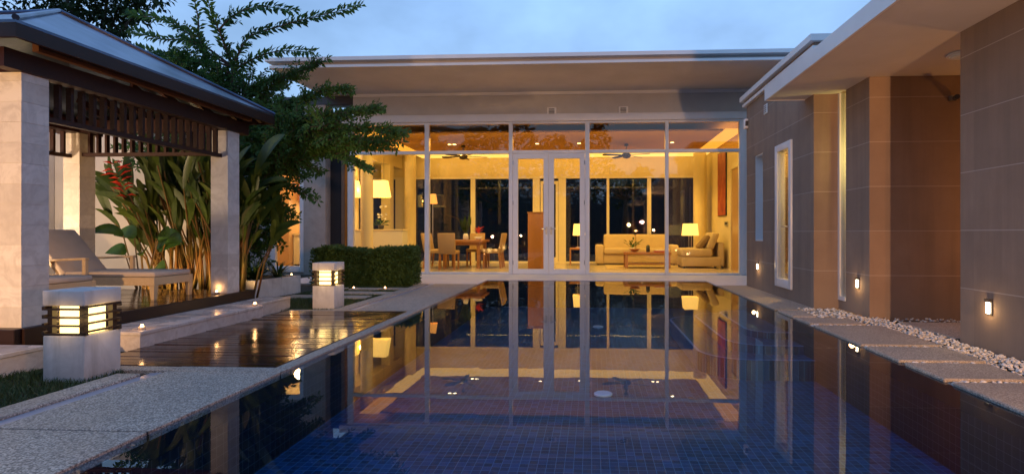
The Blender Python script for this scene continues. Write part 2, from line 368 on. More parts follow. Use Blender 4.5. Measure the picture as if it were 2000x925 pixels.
# wet timber deck, single boards
m = MB(); y = 3.762
while y < 6.5:
    a = R(random.uniform(-.5,.5)); b = R(random.uniform(-.25,.25)); c = (-2.93, y+.0425, .012+random.uniform(-.0012,.0012))
    m.obox(c, Vector((.73,0,b*.73)), Vector((0,.0425,a*.0425)), (0,0,.018)); y += .0895
m.obox((-2.2195,5.14,.0135), (.0275,0,0), (0,1.37,0), (0,0,.018))
deck = struct('pool_deck', m, M['deck'], bevel=.003, seg=1)

# ------------------------------------------------------------------ right-hand path: slabs on white pebbles
m = MB().box(2.2405,2.755,6.95,10.11,-.02,.03); struct('gravel_path', m, M['agg'])
tanlab = ['tan aggregate paving slab beside the slit window, far end of the pebble path','narrow tan slab just in front of the orange lit return wall','large tan slab opposite the dark passage','tan slab at the near mouth of the passage','tan slab below the near wall light','tan slab cut off by the right edge of the photo']
for (y0,y1,x1),lab in zip(((6.36,6.87,2.74),(5.86,6.29,2.8),(4.78,5.76,2.9),(4.2,4.7,2.86),(3.68,4.13,2.8),(2.3,3.6,2.78)), tanlab):
    m = MB().box(2.2405, x1, y0, y1, -.02, .036); solo('paving_slab', m, M['agg_tan'], lab, 'paving slab', ((2.25+x1)/2,(y0+y1)/2,0), 'tan slabs along the right side of the pool', bevel=.008, seg=1)
m = MB().box(3.2,4.6,5.12,6.02,-.01,.036); solo('paving_slab', m, M['agg_tan'], 'tan aggregate slab inside the dark passage between the walls', 'paving slab', (3.9,5.6,0), 'tan slabs along the right side of the pool', bevel=.008, seg=1)
ico = bmesh.new(); bmesh.ops.create_icosphere(ico, subdivisions=2, radius=1); IV = [v.co.copy() for v in ico.verts]; IF = [tuple(v.index for v in f.verts) for f in ico.faces]; ico.free()
m = MB()
def inslab(x, y):
    for (y0,y1,x1) in ((6.36,6.87,2.74),(5.86,6.29,2.8),(4.78,5.76,2.9),(4.2,4.7,2.86),(3.68,4.13,2.8),(2.3,3.6,2.78)):
        if y0-.005 < y < y1+.005 and x < x1+.005: return True
    return 3.19 < x and 5.11 < y < 6.03
def pebble(x, y, r, z):
    a = random.uniform(0,6.3); ca, sa = math.cos(a), math.sin(a); sx, sy, sz = r*random.uniform(.85,1.3), r*random.uniform(.7,1), r*random.uniform(.5,.75)
    m.add([(x + (v.x*sx*ca - v.y*sy*sa), y + (v.x*sx*sa + v.y*sy*ca), z + v.z*sz) for v in IV], IF)
for i in range(11500):
    y = random.uniform(2.2,6.93); x = random.uniform(2.25,3.16) if random.random() < .86 else random.uniform(3.1,4.3)
    if inslab(x,y): continue
    if x > 3.12 and not (4.98 < y < 6.31): continue
    if x > 3.0 and y > 6.3: continue
    pebble(x, y, random.uniform(.007,.0155), random.choice((.006,.013,.022)) + (.012 if x > 2.86 else 0))
for i in range(110):
    y = random.uniform(6.2,7.0); pebble(random.uniform(2.5,2.98), y, random.uniform(.012,.02), .042)
o = solo('pebble_gravel', m, M['pebble'], 'white pebble gravel filling the strip between slabs and wall', 'pebbles', (2.7,4.5,0), None, 'stuff', smooth=True)

# ------------------------------------------------------------------ main house
house = thing('pool_house', 'glass fronted white house with lit living room across the end of the pool', 'house', (0,12.6,0))
YF = 12.6
def hp(name, mb, mat, **k): return obj(name, mb, mat, house, **k)
m = MB().box(-9.0,4.0,12.63,18.0,-.02,.03); hp('floor', m, M['stone_floor'])
# upper band of wall above glazing, side walls, back wall
m = MB().box(-5.52,3.9,12.66,12.85,3.64,4.19); hp('front_wall', m, M['render'])
m = MB().box(-5.5,3.9,12.61,12.66,4.1,4.165); hp('cornice', m, M['trim'])
m = MB().box(-5.78,3.5,12.5,12.64,3.478,3.64); hp('lintel_beam', m, M['trim'], bevel=.006)
m = MB().box(3.42,3.6,12.64,12.68,.03,3.64).box(3.56,3.7,12.66,17.9,.03,3.9); hp('side_wall', m, M['cream'])
m = MB().box(-9.1,3.7,17.5,17.66,2.73,3.9).box(3.2,3.7,17.5,17.66,.03,2.73); hp('rear_wall', m, M['cream'])
m = MB().box(-9.1,-8.98,12.7,17.6,.03,3.9); hp('side_wall', m, M['cream'])
m = MB().box(-9.1,3.7,12.85,17.6,3.5,3.55); hp('ceiling', m, M['ceil'])
m = MB().box(-5.0,3.02,13.0,16.4,3.31,3.35); hp('ceiling_tray', m, M['tray'])
m = MB().box(-9.0,-6.02,12.86,17.49,3.0,3.08).box(-6.1,-6.02,12.86,17.49,3.08,3.49); hp('alcove_ceiling', m, M['cream'])
# roof slab with stepped edge
m = MB().box(-6.2,6.5,10.55,19.2,4.165,4.2); m.box(-6.15,6.5,10.6,19.15,4.2,4.27); hp('roof_soffit', m, M['soffit'])
m = MB().box(-6.24,6.5,10.5,10.55,4.155,4.205).box(-6.24,-6.2,10.55,19.2,4.155,4.205); hp('fascia_lip', m, M['trim'])
m = MB().box(-6.3,6.5,10.44,19.25,4.27,4.34); roof = hp('roof', m, M['trim'])
m = MB().box(-7.4,-5.54,12.74,12.95,3.93,4.15).box(-7.4,-5.48,12.7,12.74,3.95,4.0); hp('shaded_fascia', m, M['dark_metal'])  # near-black colour stands in for shade on the back roof fascia
# glazing frame
gx = [-5.6,-5.47, -3.80,-3.70, -1.865,-1.78, -.14,-.04, 1.645,1.72, 3.27,3.42]
for i in range(0, 12, 2):
    a, b = gx[i], gx[i+1]
    m = MB().box(a,b,12.54,12.66,.03,3.476)
    if i == 10: m.box(3.42,3.5,12.52,12.64,.03,3.476)
    hp('mullion', m, M['trim'], bevel=.005)
bays = [(gx[1],gx[2]),(gx[3],gx[4]),(gx[5],gx[6]),(gx[7],gx[8]),(gx[9],gx[10])]
for i, (a,b) in enumerate(bays):
    g = .0015
    fr = hp('transom_bar', MB().box(a+g,b-g,12.55,12.65,2.76,2.83).box(a+g,b-g,12.55,12.65,3.43,3.474), M['trim'], bevel=.004)
    hp('transom_pane', MB().box(a+g,b-g,12.595,12.603,2.832,3.428), M['transom'])
    if i != 2:
        hp('bottom_rail', MB().box(a+g,b-g,12.55,12.65,.03,.075), M['trim'], bevel=.004)
        hp('window_pane', MB().box(a+g,b-g,12.595,12.603,.077,2.758), M['glass'])
# double doors
for s, (a,b) in enumerate(((-1.776,-.963),(-.957,-.144))):
    z0, z1 = .034, 2.757; st = .115
    m = MB().box(a,a+st,12.56,12.63,z0,z1).box(b-st,b,12.56,12.63,z0,z1).box(a+st,b-st,12.56,12.63,z0,z0+.115).box(a+st,b-st,12.56,12.63,z1-.115,z1)
    d = hp('door', m, M['trim'])
    obj('door_pane', MB().box(a+st,b-st,12.592,12.6,z0+.115,z1-.115), M['glass'], d)
    hx = b-.05 if s == 0 else a+.05; sg = -1 if s == 0 else 1
    m = MB().tube([(hx,12.56,1.06),(hx,12.51,1.06),(hx+sg*.11,12.505,1.06)], .011, 8).box(hx-.02,hx+.02,12.545,12.56,.93,1.1)
    obj('door_handle', m, M['metal'], d)
    for z in (.25,1.6,2.5):
        hx2 = a+.005 if s == 0 else b-.005
        obj('hinge', MB().tube([(hx2,12.552,z),(hx2,12.552,z+.09)], .011, 8), M['metal'], d)
# vents on upper wall
for x in (-.90,.72):
    m = MB().box(x-.105,x+.105,12.63,12.658,3.643,3.81)
    v = hp('vent', m, M['vent'], bevel=.004)
    sm = MB()
    for k in range(4): sm.box(x-.065,x+.065,12.622,12.629,3.668+k*.031,3.684+k*.031)
    obj('louvre', sm, M['dark_metal'], v)
# rear glazing: cream mullions and dark glass
for (a,b,z1) in ((-8.0,-7.85,2.73),(-7.15,-7.0,2.73),(-6.25,-5.75,2.73),(-3.82,-3.68,2.73),(-1.84,-1.62,2.73),(-1.03,-.80,2.73),(.48,.56,2.73),(1.74,1.86,2.73)):
    hp('rear_mullion', MB().box(a,b,17.5,17.6,.03,z1-.002), M['mull'])
hp('rear_sill', MB().box(-8.9,3.2,17.49,17.62,.031,.07), M['mull'])
hp('rear_head', MB().box(-8.9,3.19,17.485,17.61,2.675,2.728), M['mull'])
hp('rear_glazing', MB().box(-8.9,3.19,17.63,17.638,.07,2.729), M['backglass'])
hp('rear_door', MB().box(-1.6,-1.52,17.52,17.58,.071,2.6).box(-1.12,-1.04,17.52,17.58,.071,2.6).box(-1.52,-1.12,17.52,17.58,2.5,2.6).box(-1.52,-1.12,17.52,17.58,.071,.2), M['mull'])
m = MB().lathe([(.19,.03),(.19,3.49)], (3.22,16.8,0), 28); hp('column', m, M['cream'], smooth=False)
m = MB().lathe([(.15,.03),(.15,3.49)], (-5.62,13.7,0), 28); hp('column', m, M['cream'])
m = MB().lathe([(.17,.03),(.17,3.49)], (-5.5,16.7,0), 28); hp('column', m, M['cream'])
m = MB().box(-6.25,-5.98,16.3,16.6,.031,2.999); hp('partition_pier', m, M['cream'])
hp('inner_door', MB().box(3.53,3.555,13.5,14.25,.031,2.55), M['oak'])
hp('door_casing', MB().box(3.5,3.556,14.25,14.4,.031,2.7).box(3.5,3.556,13.4,14.25,2.55,2.7), M['cream'])
# kitchen side: pillar, walls and lit kitchen window
m = MB().box(-6.62,-6.1,12.5,12.9,-.02,3.9); hp('pillar', m, M['plaster'], bevel=.01)
m = MB().box(-9.1,-7.42,12.56,12.72,-.02,3.9).box(-7.42,-6.62,12.56,12.72,2.9,3.9).box(-7.42,-6.62,12.56,12.72,-.02,.06); hp('kitchen_wall', m, M['plaster'])
m = MB().box(-7.42,-7.3,12.52,12.62,.06,2.9).box(-6.72,-6.622,12.52,12.62,.06,2.9).box(-7.3,-6.72,12.52,12.62,2.8,2.9).box(-7.3,-6.72,12.52,12.62,.06,.2)
kw = hp('kitchen_window', m, M['trim'], bevel=.004)
obj('pane', MB().box(-7.3,-6.72,12.575,12.583,.2,2.8), M['glass'], kw)
m = MB().box(-6.1,-5.6,12.75,12.8,.03,3.64); hp('dark_jamb', m, M['dark_gap'])
hp('bronze_jamb', MB().box(-5.78,-5.7,12.62,12.75,.03,3.47), M['bronze'])

# ------------------------------------------------------------------ interior contents
def light(name, kind, loc, power, color, size=.05, rot=None, **k):
    d = bpy.data.lights.new(name, kind); d.energy = power; d.color = color
    if kind in ('POINT','SPOT'): d.shadow_soft_size = size
    if kind == 'AREA': d.size = size
    for a, v in k.items(): setattr(d, a, v)
    o = bpy.data.objects.new(name, d); COL.objects.link(o); o.location = loc
    if rot: o.rotation_euler = rot
    return o
WARM = (1,.61,.12); WARM2 = (1,.62,.26)
# glowing panels between tray and walls stand in for the lit cove ceiling
m = MB().box(-5.35,3.5,16.47,17.45,3.33,3.35).box(3.07,3.5,12.95,16.468,3.33,3.35).box(-5.5,-5.05,12.95,16.468,3.33,3.35)
hp('cove_glow_panel', m, M['cove'])
light('front_fill','AREA',(-1,12.72,3.2),150,WARM,8.2,(R(23),0,0),shape='RECTANGLE',size_y=.06)  # unseen fill added above the glazing to brighten surfaces facing the viewer
dl = None
for i, (x,y) in enumerate(((-3.75,14.6),(-3.62,14.6),(-3.45,16.05),(-3.32,16.05),(-1.42,14.6),(-1.47,16.0),(-.32,14.6),(-.32,16.0),(1.95,14.6),(2.09,14.6),(1.75,16.05),(1.89,16.05))):
    nm = 'front' if y < 15 else 'back'
    side = ('over the dining table' if x < -3 else 'over the timber cabinet' if x < -1 else 'over the doorway' if x < 0 else 'over the sofas')
    m = MB().lathe([(.05,-.006),(.05,.0),(.03,.0)], (0,0,0), 20)
    if dl is None:
        dl = thing('downlight', '', 'downlight', (0,0,0), 'downlights in the living room ceiling')
        obj('trim_ring', MB().lathe([(.06,-.006),(.06,-.0005)], (0,0,0), 24), M['trim'], dl)
        obj('lamp_face', MB().lathe([(.045,-.010),(.045,-.0062)], (0,0,0), 24), M['bulbface'], dl); o = dl
    else: o = dup(dl, (0,0,0))
    o.location = (x,y,3.309); pr = 'left of the pair' if i in (0,2,8,10) else 'right of the pair' if i in (1,3,9,11) else 'single one'; o['label'] = f'small round ceiling downlight of the {nm} row, {side}, {pr}'
    light('downlight_lamp','SPOT',(x,y,3.28),70,WARM,.04,(0,0,0),spot_size=R(125),spot_blend=.6)
def make_fan():
    t = thing('ceiling_fan', '', 'ceiling fan', (0,0,0), 'dark ceiling fans in the living room')
    obj('downrod', MB().tube([(0,0,.31),(0,0,.05)], .014, 10).lathe([(.06,.26),(.05,.308)], (0,0,0), 18), M['fan'], t)
    obj('motor', MB().lathe([(.03,-.07),(.09,-.05),(.12,0),(.11,.05),(.05,.07)], (0,0,0), 24), M['fan'], t, smooth=True)
    for k in range(5):
        a = 2*math.pi*k/5+.35; ca, sa = math.cos(a), math.sin(a)
        P = [(.1,-.02),(.2,-.045),(.5,-.065),(.62,-.055),(.65,0),(.62,.055),(.5,.06),(.2,.04),(.1,.02)]
        vs = [(x*ca-y*sa, x*sa+y*ca, .01+y*.2+h) for h in (0,.012) for x,y in P]; n = len(P)
        obj('blade', MB().add(vs, [tuple(range(n-1,-1,-1)), tuple(range(n,2*n))]+[(i,(i+1)%n,n+(i+1)%n,n+i) for i in range(n)]), M['fan'], t)
    return t
fan = make_fan(); fan.location = (-3.42,14.75,2.99); fan['label'] = 'dark five blade ceiling fan above the dining table'
dup(fan, (.92,14.75,2.99), .5, 'dark five blade ceiling fan above the sofa and coffee table')
# table lamps
def table_lamp(loc, label, w=.145):
    t = thing('table_lamp', label, 'table lamp', loc, 'table lamps with square cream shades')
    x,y,z = loc
    def fr(z0,z1,a,b):
        mb = MB(); P = [(sx*a,sy*a,z0) for sx,sy in ((-1,-1),(1,-1),(1,1),(-1,1))]+[(sx*b,sy*b,z1) for sx,sy in ((-1,-1),(1,-1),(1,1),(-1,1))]
        return mb.add([(x+p[0],y+p[1],z+p[2]) for p in P], [(0,1,5,4),(1,2,6,5),(2,3,7,6),(3,0,4,7)])
    obj('lamp_shade', fr(.36,.7,w+.01,w-.02), M['shade'], t)
    m = MB().box(x-.09,x+.09,y-.06,y+.06,z,z+.025)
    for s in (-1,1): m.tube([(x+s*.035,y,z+.02),(x+s*.035,y,z+.36)], .008, 8)
    m.tube([(x-.035,y,z+.36),(x+.035,y,z+.36)], .006, 6).tube([(x,y,z+.36),(x,y,z+.74)], .005, 6)
    obj('lamp_base', m, M['metal'], t)
    light('table_lamp_bulb','POINT',(x,y,z+.52),9,WARM,.05)
    return t
table_lamp((2.82,16.15,.53), 'table lamp with glowing cream shade between sofa and chaise', .2)
table_lamp((-.36,16.4,.53), 'table lamp with glowing cream shade seen through the right door', .17)
def side_table(loc, label, w, d, h):
    t = thing('side_table', label, 'side table', loc, 'timber side tables'); x,y,z = loc
    obj('table_top', MB().box(x-w,x+w,y-d,y+d,z+h-.05,z+h), M['timber'], t, bevel=.005)
    for sx in (-1,1):
        for sy in (-1,1): obj('leg', MB().box(x+sx*w-.03*(sx>0)-.0-(-.0),x+sx*w+.03*(sx<0)+.0+.0 if sx<0 else x+sx*w,y+sy*d-(.03 if sy>0 else 0),y+sy*d+(.03 if sy<0 else 0),z,z+h-.052), M['timber'], t)
    return t
side_table((2.82,16.15,.03), 'square timber side table under the lamp beside the chaise', .26,.26,.5)
side_table((-.36,16.4,.03), 'square timber side table under the lamp left of the sofa', .27,.27,.5)
# sofa
t = thing('sofa', 'long beige two seat sofa against the rear windows', 'sofa', (1.3,16.7,.03))
obj('sofa_base', MB().box(.3,2.35,16.35,17.1,.08,.34), M['sofa'], t, bevel=.03, seg=3)
for a in (.12,2.28): obj('armrest', MB().box(a,a+.25,16.3,17.15,.06,.62), M['sofa'], t, bevel=.06, seg=3)
for a,b in ((.37,1.325),(1.33,2.28)):
    obj('seat_cushion', MB().box(a,b,16.28,16.85,.345,.52), M['sofa'], t, bevel=.05, seg=3)
    m = MB(); m.obox(((a+b)/2,16.93,.68), ((b-a)/2,0,0), (0,.1,0.02), (0,.05,.24)); obj('back_cushion', m, M['sofa'], t, bevel=.06, seg=3)
for x in (.2,2.4):
    for y in (16.4,17.05): obj('leg', MB().box(x-.03,x+.03,y-.03,y+.03,.03,.062), M['black'], t)
t = thing('chaise', 'beige armless chaise seat with high back facing the coffee table', 'chaise', (2.9,15.0,.03))
obj('chaise_base', MB().box(2.36,3.36,14.7,15.6,.09,.34), M['sofa'], t, bevel=.03, seg=3)
obj('seat_cushion', MB().box(2.34,3.14,14.68,15.6,.345,.56), M['sofa'], t, bevel=.06, seg=3)
m = MB(); m.obox((3.16,15.15,.75), (.1,0,-.02), (0,.45,0), (.09,0,.22)); obj('back_cushion', m, M['sofa'], t, bevel=.07, seg=3)
obj('backrest', MB().box(3.3,3.46,14.72,15.6,.09,.72), M['sofa'], t, bevel=.05, seg=3)
for x in (2.42,3.4):
    for y in (14.75,15.55): obj('leg', MB().box(x-.03,x+.03,y-.03,y+.03,.03,.092), M['black'], t)
m = MB(); m.obox((2.95,14.95,.72), (.14,0,.16), (0,.2,0), (.05,0,-.045)); solo('throw_pillow', m, M['pillow'], 'brown square throw pillow leaning on the chaise back', 'pillow', (2.95,14.95,.56), bevel=.045, seg=4)
# coffee table
t = thing('coffee_table', 'low red-brown timber coffee table with shelf on the rug', 'coffee table', (1.45,15.0,.03))
obj('table_top', MB().box(.86,2.08,14.65,15.35,.4,.46), M['timber'], t, bevel=.005)
obj('shelf', MB().box(.9,2.04,14.69,15.31,.14,.17), M['timber'], t)
for x in (.88,1.98):
    for y in (14.67,15.25): obj('leg', MB().box(x,x+.08,y,y+.08,.043,.398), M['timber'], t)
m = MB().lathe([(.03,0),(.09,.03),(.15,.08),(.145,.085),(.08,.04),(.0,.02)], (1.15,14.95,.461), 24, False)
solo('bowl', m, M['timber'], 'shallow timber fruit bowl on the coffee table', 'bowl', (1.15,14.95,.461), smooth=True)
m = MB().lathe([(.045,0),(.05,.02),(.05,.16),(.03,.17),(.03,.185)], (1.5,14.9,.461), 18); solo('jar', m, M['black'], 'small black jar in the middle of the coffee table', 'jar', (1.5,14.9,.461), smooth=True)
m = MB().box(1.66,1.96,14.8,15.02,.461,.49); solo('book', m, M['petal'], 'red covered book lying lowest on the coffee table', 'book', (1.8,14.9,.461), 'books on the coffee table', bevel=.003)
m = MB().box(1.69,1.93,14.82,15.0,.491,.515); solo('book', m, M['ceramic'], 'white covered book on top of the red one', 'book', (1.8,14.9,.491), 'books on the coffee table', bevel=.003)
m = MB().box(.4,3.2,14.4,16.2,.031,.041); solo('rug', m, M['rug'], 'beige wool rug under the coffee table', 'rug', (1.8,15.3,.03))
# orchid on coffee table
t = thing('potted_plant', 'small leafy plant in white pot behind the coffee table', 'plant', (1.12,15.22,.461))
obj('pot', MB().lathe([(.06,0),(.08,.1),(.075,.1)], (1.12,15.22,.461), 20), M['ceramic'], t, smooth=True)
m = MB()
for k in range(26):
    a = random.uniform(0,6.28); u = random.uniform(.5,1.2); d = Vector((math.cos(a),math.sin(a),u)); p = Vector((1.12,15.22,.55))+d*random.uniform(.0,.2); m.leaf(p, d, (0,0,1), random.uniform(.12,.2), .05)
obj('foliage', m, M['rubber'], t)
# painting, switches
t = thing('painting', 'tall narrow red abstract painting on the right living room wall', 'painting', (3.55,15.35,1.4))
obj('frame', MB().box(3.525,3.555,14.88,15.82,1.42,3.16), M['black'], t); obj('canvas', MB().box(3.518,3.5245,14.9,15.8,1.44,3.14), M['paint'], t)
t = thing('light_switch', 'small grey switch panel below the red painting', 'switch', (3.55,15.0,1.2)); obj('plate', MB().box(3.54,3.558,14.75,15.1,1.15,1.27), M['metal'], t)
m = MB(); 
for k in range(3): m.box(3.534,3.539,14.79+k*.1,14.85+k*.1,1.18,1.24)
obj('button', m, M['black'], t)
# timber cabinet/plinth
t = thing('cabinet', 'tall orange-brown timber plinth cabinet behind the left door', 'cabinet', (-1.42,14.4,.03))
obj('body', MB().box(-1.62,-1.2,14.2,14.6,.03,1.47), M['timber'], t, bevel=.004); obj('top_panel', MB().box(-1.635,-1.185,14.185,14.615,1.472,1.5), M['timber'], t)
# dining table
t = thing('dining_table', 'square timber dining table set with flowers', 'dining table', (-3.35,14.9,.03))
obj('table_top', MB().box(-3.95,-2.85,14.4,15.5,.72,.78), M['timber'], t, bevel=.005)
obj('apron', MB().box(-3.88,-2.92,14.47,15.43,.64,.718), M['timber'], t)
for x in (-3.88,-3.0):
    for y in (14.47,15.35): obj('leg', MB().box(x,x+.08,y,y+.08,.03,.638), M['timber'], t)
def make_chair():
    t = thing('dining_chair', '', 'dining chair', (0,0,0), 'high backed dining chairs round the table')
    obj('seat', MB().box(-.22,.22,-.22,.24,.4,.49), M['woven'], t, bevel=.02, seg=2)
    m = MB(); m.obox((0,-.25,.69), (.22,0,0), (0,.03,.003), (0,-.045,.24)); obj('backrest', m, M['woven'], t, bevel=.02, seg=2)
    for sx in (-1,1):
        obj('leg', MB().bar((sx*.19,.2,.4),(sx*.19,.21,0),.04,.04), M['timber'], t)
        obj('leg', MB().bar((sx*.19,-.19,.4),(sx*.19,-.24,0),.04,.04), M['timber'], t)
    return t
ch = make_chair(); seatn = [(-3.62,14.05,0.0,'woven dining chair with its back to the glass, nearest left of the table'),(-2.62,14.75,1.57,'woven dining chair at the right side of the table, seen from the side'),
    (-2.68,15.3,1.5,'woven dining chair behind the other on the right side of the table'),(-4.15,14.6,-1.57,'woven dining chair at the left side of the table, partly behind the mullion'),(-4.2,15.25,-1.5,'woven dining chair furthest left beside the column'),(-3.3,15.75,3.14,'woven dining chair at the far side of the table')]
for i,(x,y,a,lab) in enumerate(seatn):
    o = ch if i == 0 else dup(ch, (0,0,0)); o.location = (x,y,.03); o.rotation_euler = (0,0,a); o['label'] = lab
t = thing('flower_vase', 'glass vase of tall yellow-green foliage on the dining table', 'vase', (-3.35,14.75,.781))
obj('vase', MB().lathe([(.05,0),(.08,.03),(.07,.12),(.05,.17)], (-3.35,14.75,.781), 20), M['ceramic'], t, smooth=True)
m = MB()
for k in range(22):
    a = random.uniform(0,6.28); d = Vector((math.cos(a)*.45,math.sin(a)*.45,random.uniform(.7,1.4))); m.leaf(Vector((-3.35,14.75,.92))+d*random.uniform(.0,.15), d, (math.cos(a),math.sin(a),-.4), random.uniform(.25,.5), .09)
obj('foliage', m, M['heli'], t)
m = MB().tube([(-3.35,14.75,.9),(-3.55,14.7,1.35),(-3.85,14.65,1.45)], .006, 6); obj('stem', m, M['heli_stem'], t)
t = thing('flower_bowl', 'white bowl with red heliconia bloom on the dining table', 'flowers', (-3.0,14.7,.781))
obj('bowl', MB().lathe([(.06,0),(.12,.08),(.11,.08)], (-3.0,14.7,.781), 20), M['ceramic'], t, smooth=True)
m = MB()
for k in range(12):
    a = k*.7; d = Vector((math.cos(a),math.sin(a)*.6,random.uniform(.2,1.3))); m.leaf((-3.0,14.7,.92+.01*k), d, (0,0,1), .2, .06)
obj('petals', m, M['petal'], t)
# pendant and sideboard
t = thing('pendant_lamp', 'long glowing tapered fabric pendant lamp over the sideboard', 'pendant lamp', (-5.85,14.8,3.0))
def taper(x0,x1,y0,y1,z0,z1,i):
    return MB().add([(x0,y0,z0),(x1,y0,z0),(x1,y1,z0),(x0,y1,z0),(x0+i,y0+i*.5,z1),(x1-i,y0+i*.5,z1),(x1-i,y1-i*.5,z1),(x0+i,y1-i*.5,z1)], [(0,1,5,4),(1,2,6,5),(2,3,7,6),(3,0,4,7)])
obj('lamp_shade', taper(-6.2,-5.45,14.65,14.95,1.93,2.38,.07), M['shade2'], t); obj('lamp_shade', taper(-7.0,-6.26,14.65,14.95,1.93,2.38,.07), M['shade2'], t)
m = MB()
for x in (-6.05,-5.6,-6.85,-6.4): m.tube([(x,14.8,2.38),(x,14.8,2.998)], .004, 6)
obj('cord', m, M['dark_metal'], t)
light('pendant_bulb','POINT',(-5.6,14.8,2.15),22,WARM,.08); light('pendant_bulb','POINT',(-6.2,14.8,2.15),22,WARM,.08)
t = thing('sideboard', 'long cream sideboard under the pendant lamp', 'sideboard', (-5.8,14.5,.03))
obj('body', MB().box(-6.4,-4.95,14.4,14.8,.03,1.02), M['white_cab'], t); obj('counter', MB().box(-6.42,-4.93,14.38,14.82,1.022,1.06), M['cream'], t, bevel=.004)
t = thing('orchid', 'white orchid in dark pot on the sideboard', 'orchid', (-5.6,14.6,1.061))
obj('pot', MB().lathe([(.06,0),(.09,.12),(.085,.12)], (-5.6,14.6,1.061), 20), M['dark_metal'], t, smooth=True)
m = MB()
for k in range(40):
    a = random.uniform(0,6.28); d = Vector((math.cos(a),math.sin(a),random.uniform(-.1,.8))); m.leaf(Vector((-5.6,14.6,1.18))+d*random.uniform(.02,.12), d, (0,0,1), random.uniform(.1,.2), .05)
obj('foliage', m, M['rubber'], t)
m = MB()
for k in range(14): m.leaf((-5.62+random.uniform(-.12,.2),14.6+random.uniform(-.05,.05),1.4+random.uniform(-.05,.3)), (random.uniform(-1,1),random.uniform(-1,.2),random.uniform(-.4,.6)), (0,-1,.3), .08, .07)
obj('blossom', m, M['ceramic'], t)
t = thing('wall_lamp', 'small cone shaded lamp glowing at the rear window', 'wall lamp', (-5.0,17.2,.03))
obj('lamp_shade', MB().lathe([(.15,1.88),(.1,2.18)], (-4.95,17.2,0), 20, False), M['shade3'], t); obj('stand', MB().tube([(-4.95,17.2,.03),(-4.95,17.2,1.95)], .012, 8).lathe([(.14,.03),(.14,.05)], (-4.95,17.2,0), 20), M['metal'], t)
light('floor_lamp_bulb','POINT',(-4.95,17.2,2.05),2,WARM,.05)
# kitchen
t = thing('tall_cupboard', 'tall light oak kitchen cupboard inside the narrow kitchen window', 'cupboard', (-8.1,14.6,.03))
obj('body', MB().box(-8.7,-8.08,14.5,15.1,.03,2.6), M['oak'], t); obj('door_gap', MB().box(-8.69,-8.09,14.495,14.5,1.25,1.256), M['black'], t)
t = thing('kitchen_unit', 'white kitchen drawer unit with worktop beside the oak cupboard', 'kitchen unit', (-7.5,14.8,.03))
obj('drawer_front', MB().box(-8.06,-6.6,14.7,15.2,.12,.9), M['white_cab'], t); obj('plinth', MB().box(-8.06,-6.6,14.76,15.2,.03,.118), M['dark_metal'], t)
obj('worktop', MB().box(-8.07,-6.58,14.67,15.2,.902,.95), M['cream'], t)
for z in (.34,.58,.8): obj('handle', MB().box(-7.8,-7.45,14.675,14.695,z,z+.018), M['dark_metal'], t)
t = thing('wall_cupboard', 'dark timber wall cupboard with hood light above the worktop', 'wall cupboard', (-7.5,15.0,1.8)); obj('body', MB().box(-8.06,-6.6,14.9,15.2,1.85,2.55), M['timber'], t); obj('hood_light', MB().box(-7.8,-7.3,14.95,15.1,1.835,1.848), M['hood'], t)
m = MB().box(-9.0,-6.5,15.2,15.3,.03,2.999); hp('kitchen_rear_wall', m, M['cream'])
light('kitchen_lamp','POINT',(-7.3,13.6,2.6),110,WARM2,.12); light('hood_lamp','AREA',(-7.5,15.0,1.82),10,(1,.8,.5),.3,(0,0,0))

# ------------------------------------------------------------------ garden behind the house
m = MB().box(-16,14,26,26.3,0,5.2); solo('dark_wall', m, M['darkwall'], 'tall dark wall of the plot beyond the rear windows', 'wall', (0,26,0))

m = MB().box(-30,26,-12.2,-12,0,3.4); solo('dark_wall', m, M['darkwall'], 'dark wall added behind the viewer to block sky gaps mirrored in the glass', 'wall', (0,-12,0))  # added wall, blocks the sky between thicket leaves in the glass reflection
m = MB()
for k in range(24000):
    x = random.uniform(-26,22); top = (7.5 if x < 1 else 4.2)+1.0*math.sin(x*.9)+.6*math.sin(x*2.3); zz = top*random.random()**.8; d = (random.uniform(-1,1),random.uniform(-.4,1),random.uniform(-.6,.6)); m.leaf((x,-9.5+random.uniform(-1.2,.6),zz), d, (random.uniform(-.4,.4),1,.4), random.uniform(.22,.5), random.uniform(.12,.25))
solo('garden_thicket', m, M['leaf2'], 'dark trees behind the viewer that only show mirrored in the glass', 'shrubbery', (0,-9.5,0), None, 'stuff')

# ------------------------------------------------------------------ right wing
wing = thing('side_wing', 'taupe stucco wing with flat canopy along the right of the pool', 'building', (3.5,7.0,0))
def wp(name, mb, mat, **k): return obj(name, mb, mat, wing, **k)
WX = 2.76
# long wall with niche and door openings (wall thickness .18)
m = MB()
for (y0,y1,z0,z1) in ((7.28,7.83,-.02,3.2),(7.83,8.52,-.02,.17),(7.83,8.52,2.26,3.2),(8.52,9.16,-.02,3.2),(9.16,9.6,-.02,.83),(9.16,9.6,2.26,3.2),(9.6,10.1,-.02,3.2)):
    m.box(WX,WX+.18,y0,y1,z0,z1)
m.box(WX+.18,6.2,9.95,10.1,-.02,3.2)              # far end wall
m.box(WX,3.06,7.1,7.28,-.02,3.2)                  # return face beside slit window
wp('wall', m, M['stucco'], clean=False)
m = MB().box(3.06,6.2,6.96,7.1,2.68,3.2); wp('upper_wall', m, M['stucco'])
m = MB().box(3.06,3.24,6.33,6.90,-.02,2.68).box(3.24,6.2,6.33,6.5,-.02,2.68).box(3.06,3.2,6.90,7.1,-.02,.14)
wp('wall', m, M['stucco'])
m = MB().box(3.16,6.2,1.2,4.97,-.02,2.68); wp('pier', m, M['stucco'])
m = MB().box(6.2,6.35,1.2,10.1,-.02,3.2); wp('wall', m, M['cream'])
